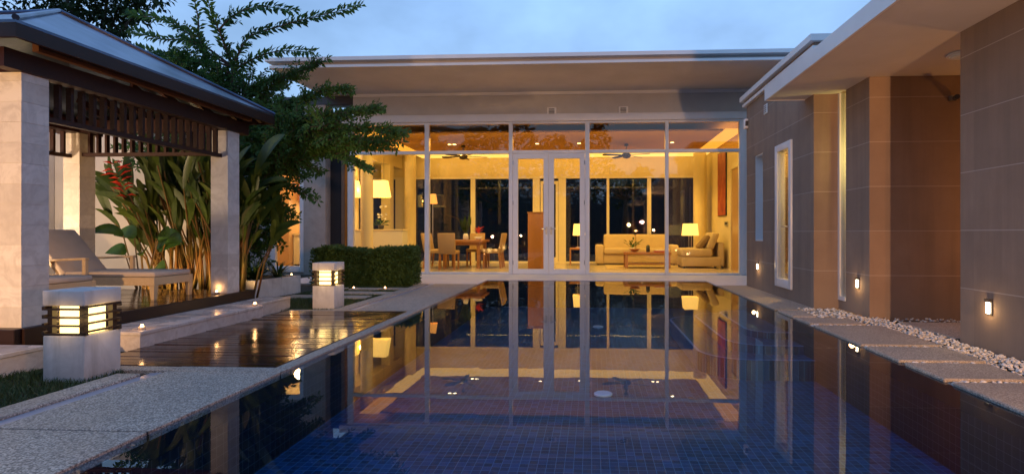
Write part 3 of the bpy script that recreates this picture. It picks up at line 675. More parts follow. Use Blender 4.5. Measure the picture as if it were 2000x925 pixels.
m = MB().box(2.94,6.2,7.1,9.95,3.0,3.05); wp('inner_ceiling', m, M['cream']); m = MB().box(2.94,6.2,6.5,9.95,-.02,.03); wp('inner_floor', m, M['oak'])
m = MB().box(3.7,3.8,7.12,9.94,.03,3.0).box(3.3,3.699,9.9,9.945,.03,2.999); wp('inner_wall', m, M['cream']); wp('inner_panel', MB().box(2.945,3.298,9.88,9.945,.03,2.999), M['timber'])
m = MB().box(2.70,6.3,6.98,10.16,3.2,3.25); wp('cornice', m, M['trim']); m = MB().box(2.73,6.3,7.01,10.13,3.25,3.3); wp('cornice_recess', m, M['stucco']); m = MB().box(2.66,6.4,6.94,10.2,3.3,3.38); wp('roof', m, M['trim'])
m = MB().box(2.27,6.4,.2,7.38,2.682,2.79); wp('canopy', m, M['soffit'], bevel=.004, seg=1)
m = MB().box(2.25,2.272,.2,7.4,2.676,2.83).box(2.272,6.4,7.382,7.4,2.676,2.83); wp('canopy_fascia', m, M['trim'])
# door with frame
m = MB().box(2.735,2.86,7.84,7.94,.18,2.25).box(2.735,2.86,8.41,8.51,.18,2.25).box(2.735,2.86,7.94,8.41,2.15,2.25).box(2.735,2.86,7.94,8.41,.18,.3)
d = wp('glass_door', m, M['trim'], bevel=.004); obj('door_pane', MB().box(2.79,2.798,7.94,8.41,.3,2.15), M['glass'], d); obj('door_handle', MB().tube([(2.735,7.9,1.05),(2.68,7.9,1.05),(2.675,8.02,1.05)], .011, 8), M['metal'], d)
# niche window
nb = wp('niche_window', MB().box(2.77,2.93,9.16,9.175,.83,2.26).box(2.77,2.93,9.585,9.6,.83,2.26).box(2.77,2.93,9.175,9.585,2.245,2.26).box(2.77,2.93,9.175,9.585,.83,.845), M['trim'])
obj('pane', MB().box(2.89,2.9,9.175,9.585,.845,2.245), M['frost'], nb)
# slit window
sl = wp('slit_window', MB().box(3.05,3.14,7.05,7.098,.14,2.68).box(3.05,3.14,6.905,7.05,.14,.19), M['trim']); obj('pane', MB().box(3.09,3.098,6.905,7.05,.19,2.68), M['glass'], sl)
# vent
v = wp('vent', MB().box(2.742,2.759,8.9,9.06,2.84,2.99), M['vent'], bevel=.004)
m = MB()
for k in range(4): m.box(2.736,2.7415,8.93,9.03,2.865+k*.03,2.875+k*.03)
obj('louvre', m, M['dark_metal'], v)
light('wing_room_lamp','POINT',(3.3,8.6,2.5),110,WARM,.1); light('slit_room_lamp','POINT',(3.5,6.85,1.9),26,(1,.75,.2),.1)
# standing lamp seen through the side door
# wall lights
def wall_light(loc, label, first=[None]):
    if first[0] is None:
        t = thing('wall_light', label, 'wall light', (0,0,0), 'small lit wall lights low on the right walls'); 
        obj('housing', MB().box(-.03,-.002,-.028,.028,.045,.07).box(-.010,-.002,-.03,.03,-.06,.045), M['dark_metal'], t); obj('lens', MB().box(-.026,-.0105,-.021,.021,-.048,.044), M['wl_glow'], t, bevel=.008)
        first[0] = t; t.location = loc; o = t
    else: o = dup(first[0], loc, 0, label)
    light('wall_light_lamp','POINT',(loc[0]-.075,loc[1],loc[2]-.03),.9,WARM2,.03)
    return o
wall_light((3.16,4.61,.37), 'small lit wall light on the near right pier, largest in view')
wall_light((3.06,6.58,.385), 'small lit wall light beside the tall slit window')
wall_light((2.76,9.4,.41), 'small lit wall light beneath the white niche near the glass front')
t = thing('ceiling_light', 'round white flush light under the canopy at the pier', 'ceiling light', (3.57,5.56,2.68)); obj('rim', MB().lathe([(.14,-.02),(.14,0)], (3.57,5.56,2.679), 32), M['trim'], t); obj('diffuser', MB().lathe([(.05,-.04),(.1,-.032),(.125,-.0205)], (3.57,5.56,2.679), 32), M['disc'], t, smooth=True)
t = thing('security_camera', 'small silver camera on the passage wall under the canopy', 'camera', (3.95,6.3,2.4)); obj('bracket', MB().box(3.9,3.96,6.27,6.329,2.4,2.45), M['metal'], t); obj('camera_body', MB().tube([(3.93,6.27,2.42),(3.86,6.12,2.4)], .026, 14), M['dark_metal'], t)
t = thing('alarm_box', 'small white alarm box at the corner beside the glass front', 'alarm box', (2.72,10.0,2.85)); obj('case', MB().box(2.69,2.759,9.97,10.08,2.8,2.97), M['vent'], t, bevel=.015); obj('grille', MB().box(2.7,2.75,9.964,9.969,2.84,2.93), M['dark_metal'], t)

# ------------------------------------------------------------------ pavilion at the left
pav = thing('pavilion', 'open timber sala pavilion with stone columns and hipped metal roof', 'pavilion', (-5.2,5.15,0))
def pp(name, mb, mat, **k): return obj(name, mb, mat, pav, **k)
m = MB(); y = 3.86
while y < 6.66:
    m.box(-6.5,-4.2,y,y+.094,.225+random.uniform(-.001,.001),.26+random.uniform(-.001,.001)); y += .098
pp('deck', m, M['deck'], bevel=.003, seg=1)
m = MB().box(-6.5,-4.16,3.8,3.855,.13,.262).box(-4.198,-4.14,3.856,6.66,.13,.262).box(-6.5,-4.22,3.9,6.6,0,.22); pp('deck_fascia', m, M['fascia'], bevel=.004, seg=1)
for (x1,y0) in ((-4.2,3.89),(-4.2,6.233),(-6.07,3.89),(-6.07,6.3)):
    m = MB(); z = .262
    while z < 2.14:
        h = min(.152, 2.15-z); j = .0015
        m.box(x1-.205+j*random.random(), x1-j*random.random(), y0+j*random.random(), y0+.212-j*random.random(), z, z+h-.0022); z += h
    m.box(x1-.2,x1-.005,y0+.005,y0+.205,.262,2.149)
    pp('column', m, M['stone'])
# ring beam, lower rail and slats on the right, back and front sides
m = MB().box(-4.28,-4.18,3.75,6.6,2.151,2.29).box(-6.4,-6.05,3.75,6.6,2.151,2.29).box(-6.05,-4.28,6.28,6.42,2.151,2.29).box(-6.05,-4.28,3.93,4.05,2.151,2.29); pp('ring_beam', m, M['redwood'])
pp('rail', MB().box(-4.325,-4.27,4.104,6.232,1.835,1.875), M['redwood']); pp('rail', MB().box(-6.068,-4.407,6.33,6.385,1.875,1.915), M['redwood']); pp('rail', MB().box(-6.22,-6.165,4.104,6.299,1.855,1.895), M['redwood'])
y = 4.15
while y < 6.2: pp('slat', MB().box(-4.32,-4.275,y,y+.028,1.876,2.15), M['redwood']); y += .105
x = -6.0
while x < -4.42: pp('slat', MB().box(x,x+.028,6.335,6.38,1.916,2.15), M['redwood']); x += .105
y = 4.2
while y < 6.25: pp('slat', MB().box(-6.215,-6.17,y,y+.028,1.896,2.15), M['redwood']); y += .125
# roof: hipped sheet, eave boards, rafters
E0 = (-6.50,-3.95,3.62,6.76); zE = 2.43; A = (-5.2,5.18,3.12)
def hip(g, zb, za, th):
    x0,x1,y0,y1 = E0; c = [(x0-g,y0-g,zb),(x1+g,y0-g,zb),(x1+g,y1+g,zb),(x0-g,y1+g,zb)]
    return MB().add(c+[(A[0],A[1],za)]+[(a,b,z-th) for a,b,z in c]+[(A[0],A[1],za-th)], [(0,1,4),(1,2,4),(2,3,4),(3,0,4),(6,5,9),(7,6,9),(8,7,9),(5,8,9),(0,5,6,1),(1,6,7,2),(2,7,8,3),(3,8,5,0)])
rf = pp('roof', hip(.0, zE, A[2], .02), M['zinc'])
m = MB()
for (cx,cy) in ((E0[0],E0[2]),(E0[1],E0[2]),(E0[1],E0[3]),(E0[0],E0[3])): m.tube([(cx,cy,zE+.012),(A[0],A[1],A[2]+.012)], .022, 8)
obj('ridge_cap', m, M['zinc'], rf)
x0,x1,y0,y1 = E0
m = MB().box(x1-.03,x1+.0,y0,y1,zE-.12,zE-.022).box(x0,x0+.03,y0,y1,zE-.12,zE-.022).box(x0+.03,x1-.03,y0,y0+.03,zE-.12,zE-.022).box(x0+.03,x1-.03,y1-.03,y1,zE-.12,zE-.022)
pp('eave_board', m, M['fascia'])
for i in range(12):
    y = y0+.15+(y1-y0-.3)*i/11; k = min(.42, .85*(1-abs((y-A[1])/((y1-A[1]) if y > A[1] else (A[1]-y0)))))
    pp('rafter', MB().bar((x1-.03,y,zE-.075),(x1-.03+(A[0]-x1)*k,y,zE-.085+(A[2]-zE)*k),.04,.07), M['redwood'])
for i in range(9):
    x = x0+.15+(x1-x0-.3)*i/8; k = min(.42, .85*(1-abs((x-A[0])/((x1-A[0]) if x > A[0] else (A[0]-x0)))))
    pp('rafter', MB().bar((x,y0+.03,zE-.075),(x,y0+.03+(A[1]-y0)*k,zE-.085+(A[2]-zE)*k),.04,.07), M['redwood'])
    pp('rafter', MB().bar((x,y1-.03,zE-.075),(x,y1-.03+(A[1]-y1)*k,zE-.085+(A[2]-zE)*k),.04,.07), M['redwood'])
pp('purlin', MB().bar((-4.1,3.9,2.33),(-4.1,6.5,2.33),.05,.06), M['redwood_lit'])
# stone steps
for (pts,lab) in (([(-5.6,2.95),(-3.9,2.95),(-3.9,3.79),(-5.6,3.79)],'stone step behind the near lantern at the front of the pavilion'),
                  ([(-4.13,4.33),(-3.655,4.33),(-3.655,6.03),(-4.13,6.03)],'long pale stone step along the side of the pavilion beside the wet deck'),
                  ([(-4.13,6.04),(-3.80,6.04),(-3.80,6.85),(-4.13,6.85)],'short pale stone step at the far corner of the pavilion')):
    t = thing('stone_step', lab, 'step', (*pts[0],0), 'pale stone steps up to the pavilion')
    m = MB().prism([(x,y) for x,y in pts], -.02, .128); obj('riser', m, M['marble'], t)
    xs = [p[0] for p in pts]; ys = [p[1] for p in pts]; m = MB(); g = .0012; y = min(ys)-.008
    while y < max(ys)-.01:
        b = min(y+.42, max(ys)); m.box(min(xs), max(xs)+.008, y+g, b-g, .13, .16); y = b
    obj('tread', m, M['marble'], t, bevel=.004, seg=1)
# loungers
def lounger(loc, label):
    t = thing('sun_lounger', label, 'sun lounger', loc, 'teak sun loungers under the pavilion'); X,Y,Z = loc
    m = MB().box(X-1.5,X,Y-.03,Y+.01,Z+.15,Z+.235).box(X-1.5,X,Y+.5,Y+.54,Z+.15,Z+.235).box(X-.04,X,Y+.01,Y+.5,Z+.15,Z+.235).box(X-1.5,X-1.46,Y+.01,Y+.5,Z+.17,Z+.235)
    for k in range(12): m.box(X-1.42+k*.115,X-1.35+k*.115,Y+.01,Y+.5,Z+.2,Z+.22)
    obj('frame', m, M['teak'], t, bevel=.004, seg=1)
    for dx in (-.055,-1.4):
        for yy in (Y-.03,Y+.48): 
            m = MB().add([(X+dx,yy,Z+.149),(X+dx+.055,yy,Z+.149),(X+dx+.055,yy+.06,Z+.149),(X+dx,yy+.06,Z+.149),(X+dx+.012,yy+.01,Z),(X+dx+.047,yy+.01,Z),(X+dx+.047,yy+.05,Z),(X+dx+.012,yy+.05,Z)], [(0,3,2,1)[::-1],(4,5,6,7)[::-1],(0,1,5,4)[::-1],(1,2,6,5)[::-1],(2,3,7,6)[::-1],(3,0,4,7)[::-1]])
            obj('leg', m, M['teak'], t)
    obj('seat_cushion', MB().box(X-1.0,X-.01,Y-.01,Y+.52,Z+.237,Z+.29), M['cushion'], t, bevel=.015, seg=2)
    m = MB(); m.obox((X-1.22,Y+.255,Z+.49), (.205,0,-.235), (0,.265,0), (.02,0,.0175)); obj('backrest_cushion', m, M['cushion'], t, bevel=.012, seg=2)
    m = MB(); m.obox((X-1.26,Y+.255,Z+.465), (.205,0,-.235), (0,.25,0), (.012,0,.01)); obj('backrest_frame', m, M['teak'], t)
    for yy in (Y-.06,Y+.545):
        m = MB().bar((X-1.2,yy+.02,Z+.41),(X-.72,yy+.02,Z+.43),.05,.025).box(X-.765,X-.725,yy,yy+.04,Z+.235,Z+.417).box(X-1.2,X-1.16,yy,yy+.04,Z+.235,Z+.4)
        obj('armrest', m, M['teak'], t, bevel=.004, seg=1)
    return t
lounger((-4.55,5.6,.262), 'teak sun lounger with taupe cushions in full view under the pavilion')
lounger((-4.84,4.66,.262), 'teak sun lounger mostly hidden behind the near column, only its foot showing')

# ------------------------------------------------------------------ lantern bollards
def lantern():
    t = thing('bollard_lantern', '', 'lantern', (0,0,0), 'white concrete bollard lanterns'); h = .14
    obj('base', MB().box(-h,h,-h,h,0,.30), M['lamp_conc'], t, bevel=.006)
    obj('cap', MB().box(-h-.002,h+.002,-h-.002,h+.002,.492,.59), M['lamp_conc'], t, bevel=.006)
    for sx in (-1,1):
        for sy in (-1,1): obj('post', MB().box(sx*.108-.016,sx*.108+.016,sy*.108-.016,sy*.108+.016,.301,.491), M['lamp_wood'], t)
    for k in range(4):
        z = .303+k*.0535; e = .15; m = MB()
        for q in (-1,1): m.box(-e,e,q*.128-.009,q*.128+.009,z,z+.0125).box(q*.128-.009,q*.128+.009,-e,e,z+.0128,z+.0255)
        obj('slat', m, M['lamp_wood'], t)
    obj('diffuser', MB().box(-.085,.085,-.085,.085,.301,.49), M['glow'], t, bevel=.01)
    return t
L1 = lantern(); L1.location = (-3.385,3.54,.0); L1.rotation_euler = (0,0,R(0)); L1['label'] = 'near bollard lantern on the grass beside the stone step, large in the foreground'
dup(L1, (-3.34,6.93,.0), 0, 'far bollard lantern on the lawn beyond the wet deck, in front of the hedge')
for (x,y) in ((-3.385,3.54),(-3.34,6.93)):
    for dx,dy in ((.19,0),(0,-.19),(-.19,0),(0,.19)): light('lantern_lamp','POINT',(x+dx,y+dy,.40),.6,(1,.6,.22),.05)
# tea lights
tl = None
for (x,y,z,lab) in ((-3.74,4.45,.161,'tea light on the near corner of the long stone step'),(-5.62,7.05,.005,'tea light on the ground behind the lounger foot'),(-4.31,6.2,.262,'tea light on the pavilion deck at the foot of the far column'),(-3.70,5.95,.161,'tea light at the far end of the long stone step'),
                    (-3.99,9.18,.02,'left tea light of the two on the lawn before the hedge'),(-3.46,9.2,.02,'right tea light of the two on the lawn before the hedge'),(-4.72,8.55,.282,'tea light on the rim of the white planter')):
    if tl is None:
        tl = thing('tea_light', '', 'tea light', (0,0,0), 'tea lights glowing about the garden')
        obj('cup', MB().lathe([(.018,0),(.024,.002),(.026,.022),(.023,.022),(.02,.004)], (0,0,0), 18), M['cup'], tl, smooth=True); obj('flame', MB().ball((0,0,.028), .012,.012,.014), M['flame'], tl, smooth=True); o = tl
    else: o = dup(tl, (0,0,0))
    o.location = (x,y,z); o['label'] = lab
    light('tea_light_lamp','POINT',(x,y,z+.075),.3,(1,.5,.18),.015)

# ------------------------------------------------------------------ garden: walls, planter, plants, trees
m = MB().box(-12,-5.3,7.95,8.1,-.02,2.45); solo('boundary_wall', m, M['render'], 'cream rendered garden wall behind the pavilion plants', 'wall', (-8,8,0))
m = MB().box(-12,-8.05,2.0,2.12,-.02,3.0).box(-8.2,-8.05,2.12,7.94,-.02,3.0); solo('boundary_wall', m, M['render'], 'cream garden wall closing the left side behind the loungers', 'wall', (-8.1,5,0))
t = thing('planter', 'low white planter box between far column and kitchen window', 'planter', (-5.0,8.3,0))
m = MB().add([(-5.6,7.75,0),(-4.82,7.75,0),(-4.68,8.75,0),(-5.6,8.75,0),(-5.6,7.75,.28),(-4.82,7.75,.28),(-4.68,8.75,.28),(-5.6,8.75,.28),(-5.54,7.81,.28),(-4.87,7.81,.28),(-4.75,8.69,.28),(-5.54,8.69,.28)],
    [(0,1,5,4),(1,2,6,5),(2,3,7,6),(3,0,4,7),(4,5,9,8),(5,6,10,9),(6,7,11,10),(7,4,8,11),(0,3,2,1)]); obj('box', m, M['lamp_conc'], t)
obj('soil_bed', MB().add([(-5.54,7.81,.25),(-4.87,7.81,.25),(-4.75,8.69,.25),(-5.54,8.69,.25)], [(0,1,2,3)]), M['soil'], t)
m = MB()
for (cx,cy,n) in ((-4.95,7.98,120),(-5.2,8.2,70),(-4.85,8.4,60)):
    for k in range(n):
        a = random.uniform(0,6.28); d = Vector((math.cos(a),math.sin(a),random.uniform(.6,2.2))).normalized(); L = random.uniform(.32,.56); w = .014
        pts = [Vector((cx,cy,.25))]; dd = d.copy()
        for q in range(5): pts.append(pts[-1]+dd*L/5); dd = (dd+Vector((0,0,-.28))).normalized()
        s = d.cross(Vector((0,0,1))).normalized()
        vs = []
        for q, p in enumerate(pts): ww = w*(1-q/5.3); vs += [p-s*ww, p+s*ww]
        m.add(vs, [(2*q,2*q+1,2*q+3,2*q+2) for q in range(5)])
solo('strap_leaf_plant', m, M['spider'], 'dark strap leaved plant spilling over the white planter', 'plant', (-4.95,8.0,.25))

def spline(P, n):
    P = [Vector(p) for p in P]; P = [P[0]*2-P[1]]+P+[P[-1]*2-P[-2]]; out = []
    for i in range(1, len(P)-2):
        for k in range(n):
            t = k/n; a,b,c,d = P[i-1],P[i],P[i+1],P[i+2]
            out.append(.5*((2*b)+(c-a)*t+(2*a-5*b+4*c-d)*t*t+(3*b-a-3*c+d)*t**3))
    out.append(P[-2]); return out
rnd = random.uniform
def shoot(lm, pts, L, W, step, spread=.9, jit=.35):
    """leaves set alternately along a shoot"""
    acc = 0; side = 1
    for a, b in zip(pts[:-1], pts[1:]):
        d = b-a; ln = d.length
        if ln < 1e-5: continue
        d.normalize(); s = d.cross(Vector((0,-1,.35)));
        if s.length < .1: s = d.cross(Vector((1,0,0)))
        s.normalize(); u = s.cross(d); q = step-acc
        while q < ln:
            p = a+d*q; an = rnd(-.9,.9)
            for sg in (1,-1):
                v = d*rnd(.5,.9)+ (s*sg*math.cos(an)+u*math.sin(an))*spread + Vector((rnd(-jit,jit),rnd(-jit,jit),rnd(-jit,jit)))
                k = rnd(.75,1.15); lm.leaf(p+Vector((rnd(-.01,.01),rnd(-.01,.01),rnd(-.01,.01))), v, u+Vector((rnd(-.5,.5),rnd(-.5,.5),rnd(-.2,.6))), L*k, W*k)
            q += step*rnd(.8,1.2)
        acc = 0
BR = {'B1':[(-5.503,8.3,3.562),(-5.187,8.2,3.931),(-4.657,8.1,4.046),(-4.117,8.0,4.126),(-3.286,7.8,4.2)],
'B2':[(-5.527,8.3,3.46),(-5.099,8.2,3.61),(-4.657,8.1,3.679),(-4.035,7.9,3.587)],
'B3':[(-5.527,8.3,3.515),(-5.574,8.2,3.837),(-5.65,8.1,4.121),(-5.73,8.1,4.308),(-5.73,8.0,4.657)],
'B4':[(-5.594,8.1,4.019),(-5.304,8.0,4.182),(-4.866,7.9,4.261),(-4.226,7.8,4.155)],
'B5':[(-5.879,8.3,3.608),(-6.044,8.3,3.959),(-6.068,8.3,4.284),(-6.126,8.3,4.562),(-6.159,8.3,4.88)],
'B6':[(-5.838,8.3,3.686),(-6.316,8.4,3.967),(-6.751,8.4,4.007),(-7.36,8.5,4.193)],
'B7':[(-5.962,8.3,3.847),(-6.51,8.5,4.208),(-6.912,8.6,4.393),(-7.551,8.7,4.528)],
'B8':[(-5.728,8.2,3.497),(-6.316,8.1,3.608),(-6.867,8.1,3.758)],
'B9':[(-5.389,8.3,3.048),(-4.994,8.2,3.205),(-4.467,8.0,3.28),(-3.736,7.8,3.462)],
'B10':[(-5.307,8.3,2.732),(-4.599,8.0,2.828),(-3.784,7.7,2.967),(-3.267,7.5,2.923)],
'B11':[(-5.226,8.3,2.495),(-4.28,7.9,2.6),(-3.311,7.5,2.628),(-2.761,7.3,2.619)],
'B12':[(-5.226,8.3,2.337),(-3.962,7.8,2.422),(-3.018,7.4,2.381),(-2.401,7.2,2.284)],
'B13':[(-5.145,8.3,2.179),(-4.075,7.8,2.247),(-3.311,7.5,2.262),(-2.47,7.2,2.156)],
'B14':[(-5.145,8.3,1.943),(-4.357,7.9,2.116),(-3.53,7.6,2.174),(-2.692,7.3,2.1)],
'B15':[(-5.226,8.3,1.708),(-4.599,8.0,1.943),(-3.651,7.7,2.082),(-3.037,7.5,1.824)],
'B16':[(-5.371,8.4,1.398),(-4.922,8.2,1.581),(-4.49,8.0,1.663),(-3.909,7.8,1.408)],
'B17':[(-5.33,8.4,1.159),(-5.002,8.2,1.31),(-4.704,8.1,1.381),(-4.373,8.0,1.187)]}
TR = [(-5.387,8.45,.239),(-5.436,8.45,.84),(-5.47,8.4,1.558),(-5.487,8.35,2.189),(-5.487,8.3,2.892),(-5.519,8.3,3.523)]
tree = thing('garden_tree', 'feathery tree with long leafy shoots arching from the planter toward the house', 'tree', (-5.387,8.45,.24))
tm = MB().tube(spline(TR,5), [.075-.05*i/25 for i in range(26)], 9); lm = MB(); bm_ = MB()
for nme, P in BR.items():
    k = int(nme[1:]); sp = spline(P, 8)
    root = min((Vector(q) for q in spline(TR,5)), key=lambda q: (q-sp[0]).length+abs(q.z-sp[0].z+.15))
    full = [root]+sp; n = len(full)
    bm_.tube(full, [.014*(1-i/(n-1))+.0035 for i in range(n)], 6)
    shoot(lm, sp[2:], .125 if k < 9 else .09, .05 if k < 9 else .04, .021 if k < 9 else .026, .8)
    dense = k in (9,10,11,12,13,14,15)
    for i in range(2, n-3):
        for rep in range(5 if dense else (2 if k in (16,17) else (1 if i < 10 else 0))):
            if random.random() > (.92 if dense else .55): continue
            d = (full[min(i+1,n-1)]-full[i]).normalized(); v = (d*rnd(.6,1.2)+Vector((rnd(-.5,.5),rnd(-.8,.8),rnd(-.45,.3)))).normalized()
            L = rnd(.18,.5)*(1-.55*i/n) if dense else rnd(.12,.28)
            pts = [full[i]]
            for q in range(4): pts.append(pts[-1]+v*L/4); v = (v+Vector((rnd(-.15,.15),rnd(-.15,.15),.05))).normalized()
            bm_.tube(pts, [.005,.004,.0035,.003,.002], 4); shoot(lm, pts, .068, .03, .026, .9)
blobs = [((-5.9,7.75,2.15),.35,22),((-5.3,7.7,2.15),.35,24),((-6.5,7.8,2.25),.35,18),((-4.95,7.7,1.65),.3,20),((-4.75,7.8,1.25),.28,16),((-4.7,7.9,2.1),.35,24),((-6.05,8.4,3.35),.42,55),((-5.454,8.4,3.15),.42,60),((-5.784,8.4,2.83),.5,70),((-4.704,8.1,2.7),.36,34),((-4.075,7.8,2.5),.3,14),((-4.49,8,2.36),.4,50),((-3.677,7.6,2.4),.26,9),((-4.862,8.1,1.995),.42,55),((-5.289,8.4,1.478),.35,36),((-5.124,8.4,1.0),.3,26),((-5.371,8.4,2.434),.5,75),((-6.35,8.2,3.4),.35,36),((-4.3,7.9,2.05),.3,18),((-5.2,8.2,.75),.25,18),((-5.0,8.1,1.45),.3,22)]
for c, r, cnt in blobs:
    for k in range(int(cnt*(2.4 if c[0] < -5 else 1.7))):
        u = Vector((rnd(-1,1),rnd(-1,1),rnd(-1,1)))
        while u.length > 1: u = Vector((rnd(-1,1),rnd(-1,1),rnd(-1,1)))
        p = Vector(c)+Vector((u.x*r*1.15,u.y*r*1.3,u.z*r*.85)); v = (u*.8+Vector((rnd(-.5,.5),rnd(-.5,.5),rnd(-.2,.5)))).normalized(); L = rnd(.16,.34)
        pts = [p-v*L*.4, p, p+v*L*.35+Vector((0,0,.01)), p+v*L*.7]; bm_.tube(pts, [.005,.004,.003,.002], 4); shoot(lm, pts, .08, .037, .028, .9)
obj('trunk', tm, M['bark'], tree, smooth=True); obj('branches', bm_, M['bark'], tree, smooth=True); obj('crown', lm, M['leaf'], tree)

def far_tree(loc, h, cl, label, L=.14, W=.07, mat='leaf2', name='shade_tree'):
    t = thing(name, label, 'tree', loc); X,Y,Z = loc; tm = MB(); lm = MB()
    top = Vector((X+.1,Y,h*.62)); tm.tube([(X,Y,Z),(X+.05,Y,h*.3),top], [.16,.12,.08], 9)
    for (cx,cy,cz,r,cnt) in cl:
        c = Vector((cx,cy,cz)); mid = (top+c)/2+Vector((0,0,-.1)); tm.tube([top,mid,c], [.06,.04,.012], 6)
        for k in range(cnt):
            u = Vector((rnd(-1,1),rnd(-1,1),rnd(-1,1)))
            while not .3 < u.length < 1: u = Vector((rnd(-1,1),rnd(-1,1),rnd(-1,1)))
            p = c+Vector((u.x*r,u.y*r,u.z*r*.75)); 
            for q in range(7):
                d = u+Vector((rnd(-.8,.8),rnd(-.8,.8),rnd(-1.1,.4))); lm.leaf(p+Vector((rnd(-.1,.1),rnd(-.1,.1),rnd(-.1,.1))), d, (rnd(-.5,.5),rnd(-.5,.5),1), L*rnd(.7,1.2), W*rnd(.7,1.2))
    obj('trunk', tm, M['bark'], t, smooth=True); obj('crown', lm, M[mat], t); return t
far_tree((-10.5,11.2,0), 7.5, [(-12.1,11,5.75,.7,60),(-11.3,11,5.85,.55,55),(-10.6,11,5.75,.5,50),(-10.05,11,5.55,.45,46),(-9.7,11,5.75,.45,46),(-9.4,11,5.5,.3,26),(-9.8,11,5.25,.28,22),(-9.2,11.1,5.95,.4,30),(-11.2,11,6.5,.8,60),(-9.9,11,6.4,.7,60),(-10.5,11,5.25,.4,26)], 'dark broad leaved tree overhanging behind the pavilion roof')
for i,(x,y,h,lab) in enumerate(((-4.6,21.5,4.2,'dark tree outside the rear windows behind the dining table'),(1.2,21,3.6,'dark leafy tree outside the rear windows behind the sofa'))):
    far_tree((x,y,0), h, [(x+rnd(-1,1),y+rnd(-.6,.6),h*rnd(.45,.95),.55,28) for k in range(8)], lab, .16, .06, 'leaf2', 'rear_garden_tree')
# trees round the garden behind the viewer (they show as the dark shapes mirrored in glass and black water)
# hedge
t = thing('hedge', 'clipped dark green box hedge before the glass front', 'hedge', (-4.1,10.0,0)); m = MB()
X0,X1,Y0,Y1,Z1 = -5.02,-3.2,9.75,10.3,.67
for k in range(15000):
    f = random.random(); p = Vector((rnd(X0,X1),rnd(Y0,Y1),rnd(.02,Z1)))
    if f < .42: p.y = Y0+abs(random.gauss(0,.035))
    elif f < .68: p.z = Z1-abs(random.gauss(0,.035))
    elif f < .8: p.x = X1-abs(random.gauss(0,.035))
    p += Vector((rnd(-.02,.02),rnd(-.02,.02),rnd(-.02,.02)+.025*math.sin(p.x*5)+.015*math.sin(p.x*13)))
    m.leaf(p, (rnd(-1,1),rnd(-1.2,.3),rnd(-.4,1)), (rnd(-.4,.4),rnd(-1,0),rnd(.2,1)), rnd(.04,.07), rnd(.022,.038))
for k in range(2600):
    m.leaf((rnd(X0+.08,X1-.08),rnd(Y0+.1,Y1-.1),rnd(.03,Z1-.08)), (rnd(-1,1),rnd(-.4,.4),rnd(-1,1)), (rnd(-.3,.3),-1,rnd(-.3,.3)), .12, .09)
obj('foliage', m, M['hedge'], t)
m = MB()
for k in range(16):
    x = rnd(X0+.1,X1-.1); y = rnd(Y0+.15,Y1-.1); m.tube([(x,y,0),(x+rnd(-.1,.1),y,.3),(x+rnd(-.2,.2),y+rnd(-.1,.1),.6)], [.014,.01,.005], 5)
obj('stems', m, M['bark'], t)
# heliconia clumps
def paddle(m, base, d, n, L, W):
    d = Vector(d).normalized(); s = d.cross(Vector(n)).normalized(); pts = [Vector(base)]; dd = d.copy(); vs = []
    K = 8
    for q in range(K): pts.append(pts[-1]+dd*L/K); dd = (dd+Vector((d.x*.05,d.y*.05,-.09))).normalized()
    for q, p in enumerate(pts):
        tt = q/K; w = W*math.sin(math.pi*min(1,tt*.92+.06))**.7*(1 if q < K else .05); up = Vector((0,0,w*.22)); vs += [p-s*w/2+up, p, p+s*w/2+up]
    m.add(vs, [(3*q+i,3*q+i+1,3*q+i+4,3*q+i+3) for q in range(K) for i in (0,1)])
def heliconia(cx, cy, n, h, label, lean):
    t = thing('heliconia_clump', label, 'plant', (cx,cy,0), 'heliconia clumps behind the pavilion'); sm = MB(); lm = MB()
    for k in range(n):
        bx, by = cx+rnd(-.22,.22), cy+rnd(-.15,.15); a = rnd(-1,1)*.28+lean; hh = h*rnd(.55,1.0); top = Vector((bx+a*hh, by+rnd(-.22,.12)*hh, hh))
        mid = Vector((bx+a*hh*.4,by,hh*.5)); sm.tube([(bx,by,0),mid,top], [.015,.012,.007], 6)
        for q in range(3):
            v = Vector((rnd(-.5,.5)+a, rnd(-.5,.2), rnd(.7,1.8))); paddle(lm, top if q == 0 else mid+(top-mid)*rnd(.35,.95), v, (rnd(-.4,.4),-1,.3), rnd(.32,.6), rnd(.075,.13))
    obj('stems', sm, M['heli_stem'], t, smooth=True); obj('leaves', lm, M['heli'], t, smooth=True)
heliconia(-5.75,7.25,28,1.75,'heliconia clump leaning left with red hanging bloom', -.22)
heliconia(-5.35,7.3,44,1.95,'dense heliconia clump in the middle behind the lounger', -.02)
heliconia(-4.95,7.25,36,1.9,'heliconia clump just left of the far column', .04)
heliconia(-4.8,7.4,5,1.45,'heliconia clump right of the far column with one big raised leaf', .06)
t = thing('heliconia_flower', 'red spiky heliconia bloom hanging before the cream wall', 'flower', (-5.95,6.9,0))
obj('stem', MB().tube([(-5.7,7.2,0),(-5.8,7.05,.8),(-5.98,6.92,1.45)], [.016,.013,.008], 6), M['heli_stem'], t, smooth=True); m = MB()
for k in range(16):
    z = 1.42+.03*k; sg = 1 if k % 2 else -1; m.leaf((-6.0-.012*k,6.9,z), (sg*rnd(.6,1),rnd(-.5,.2),rnd(-.1,.6)), (0,-.5,1), rnd(.12,.22), .045, .5)
obj('bracts', m, M['petal'], t)
t = thing('broad_leaf_plant', 'low plant with big round dark green leaves beside the lounger', 'plant', (-5.75,6.85,0)); m = MB(); sm = MB()
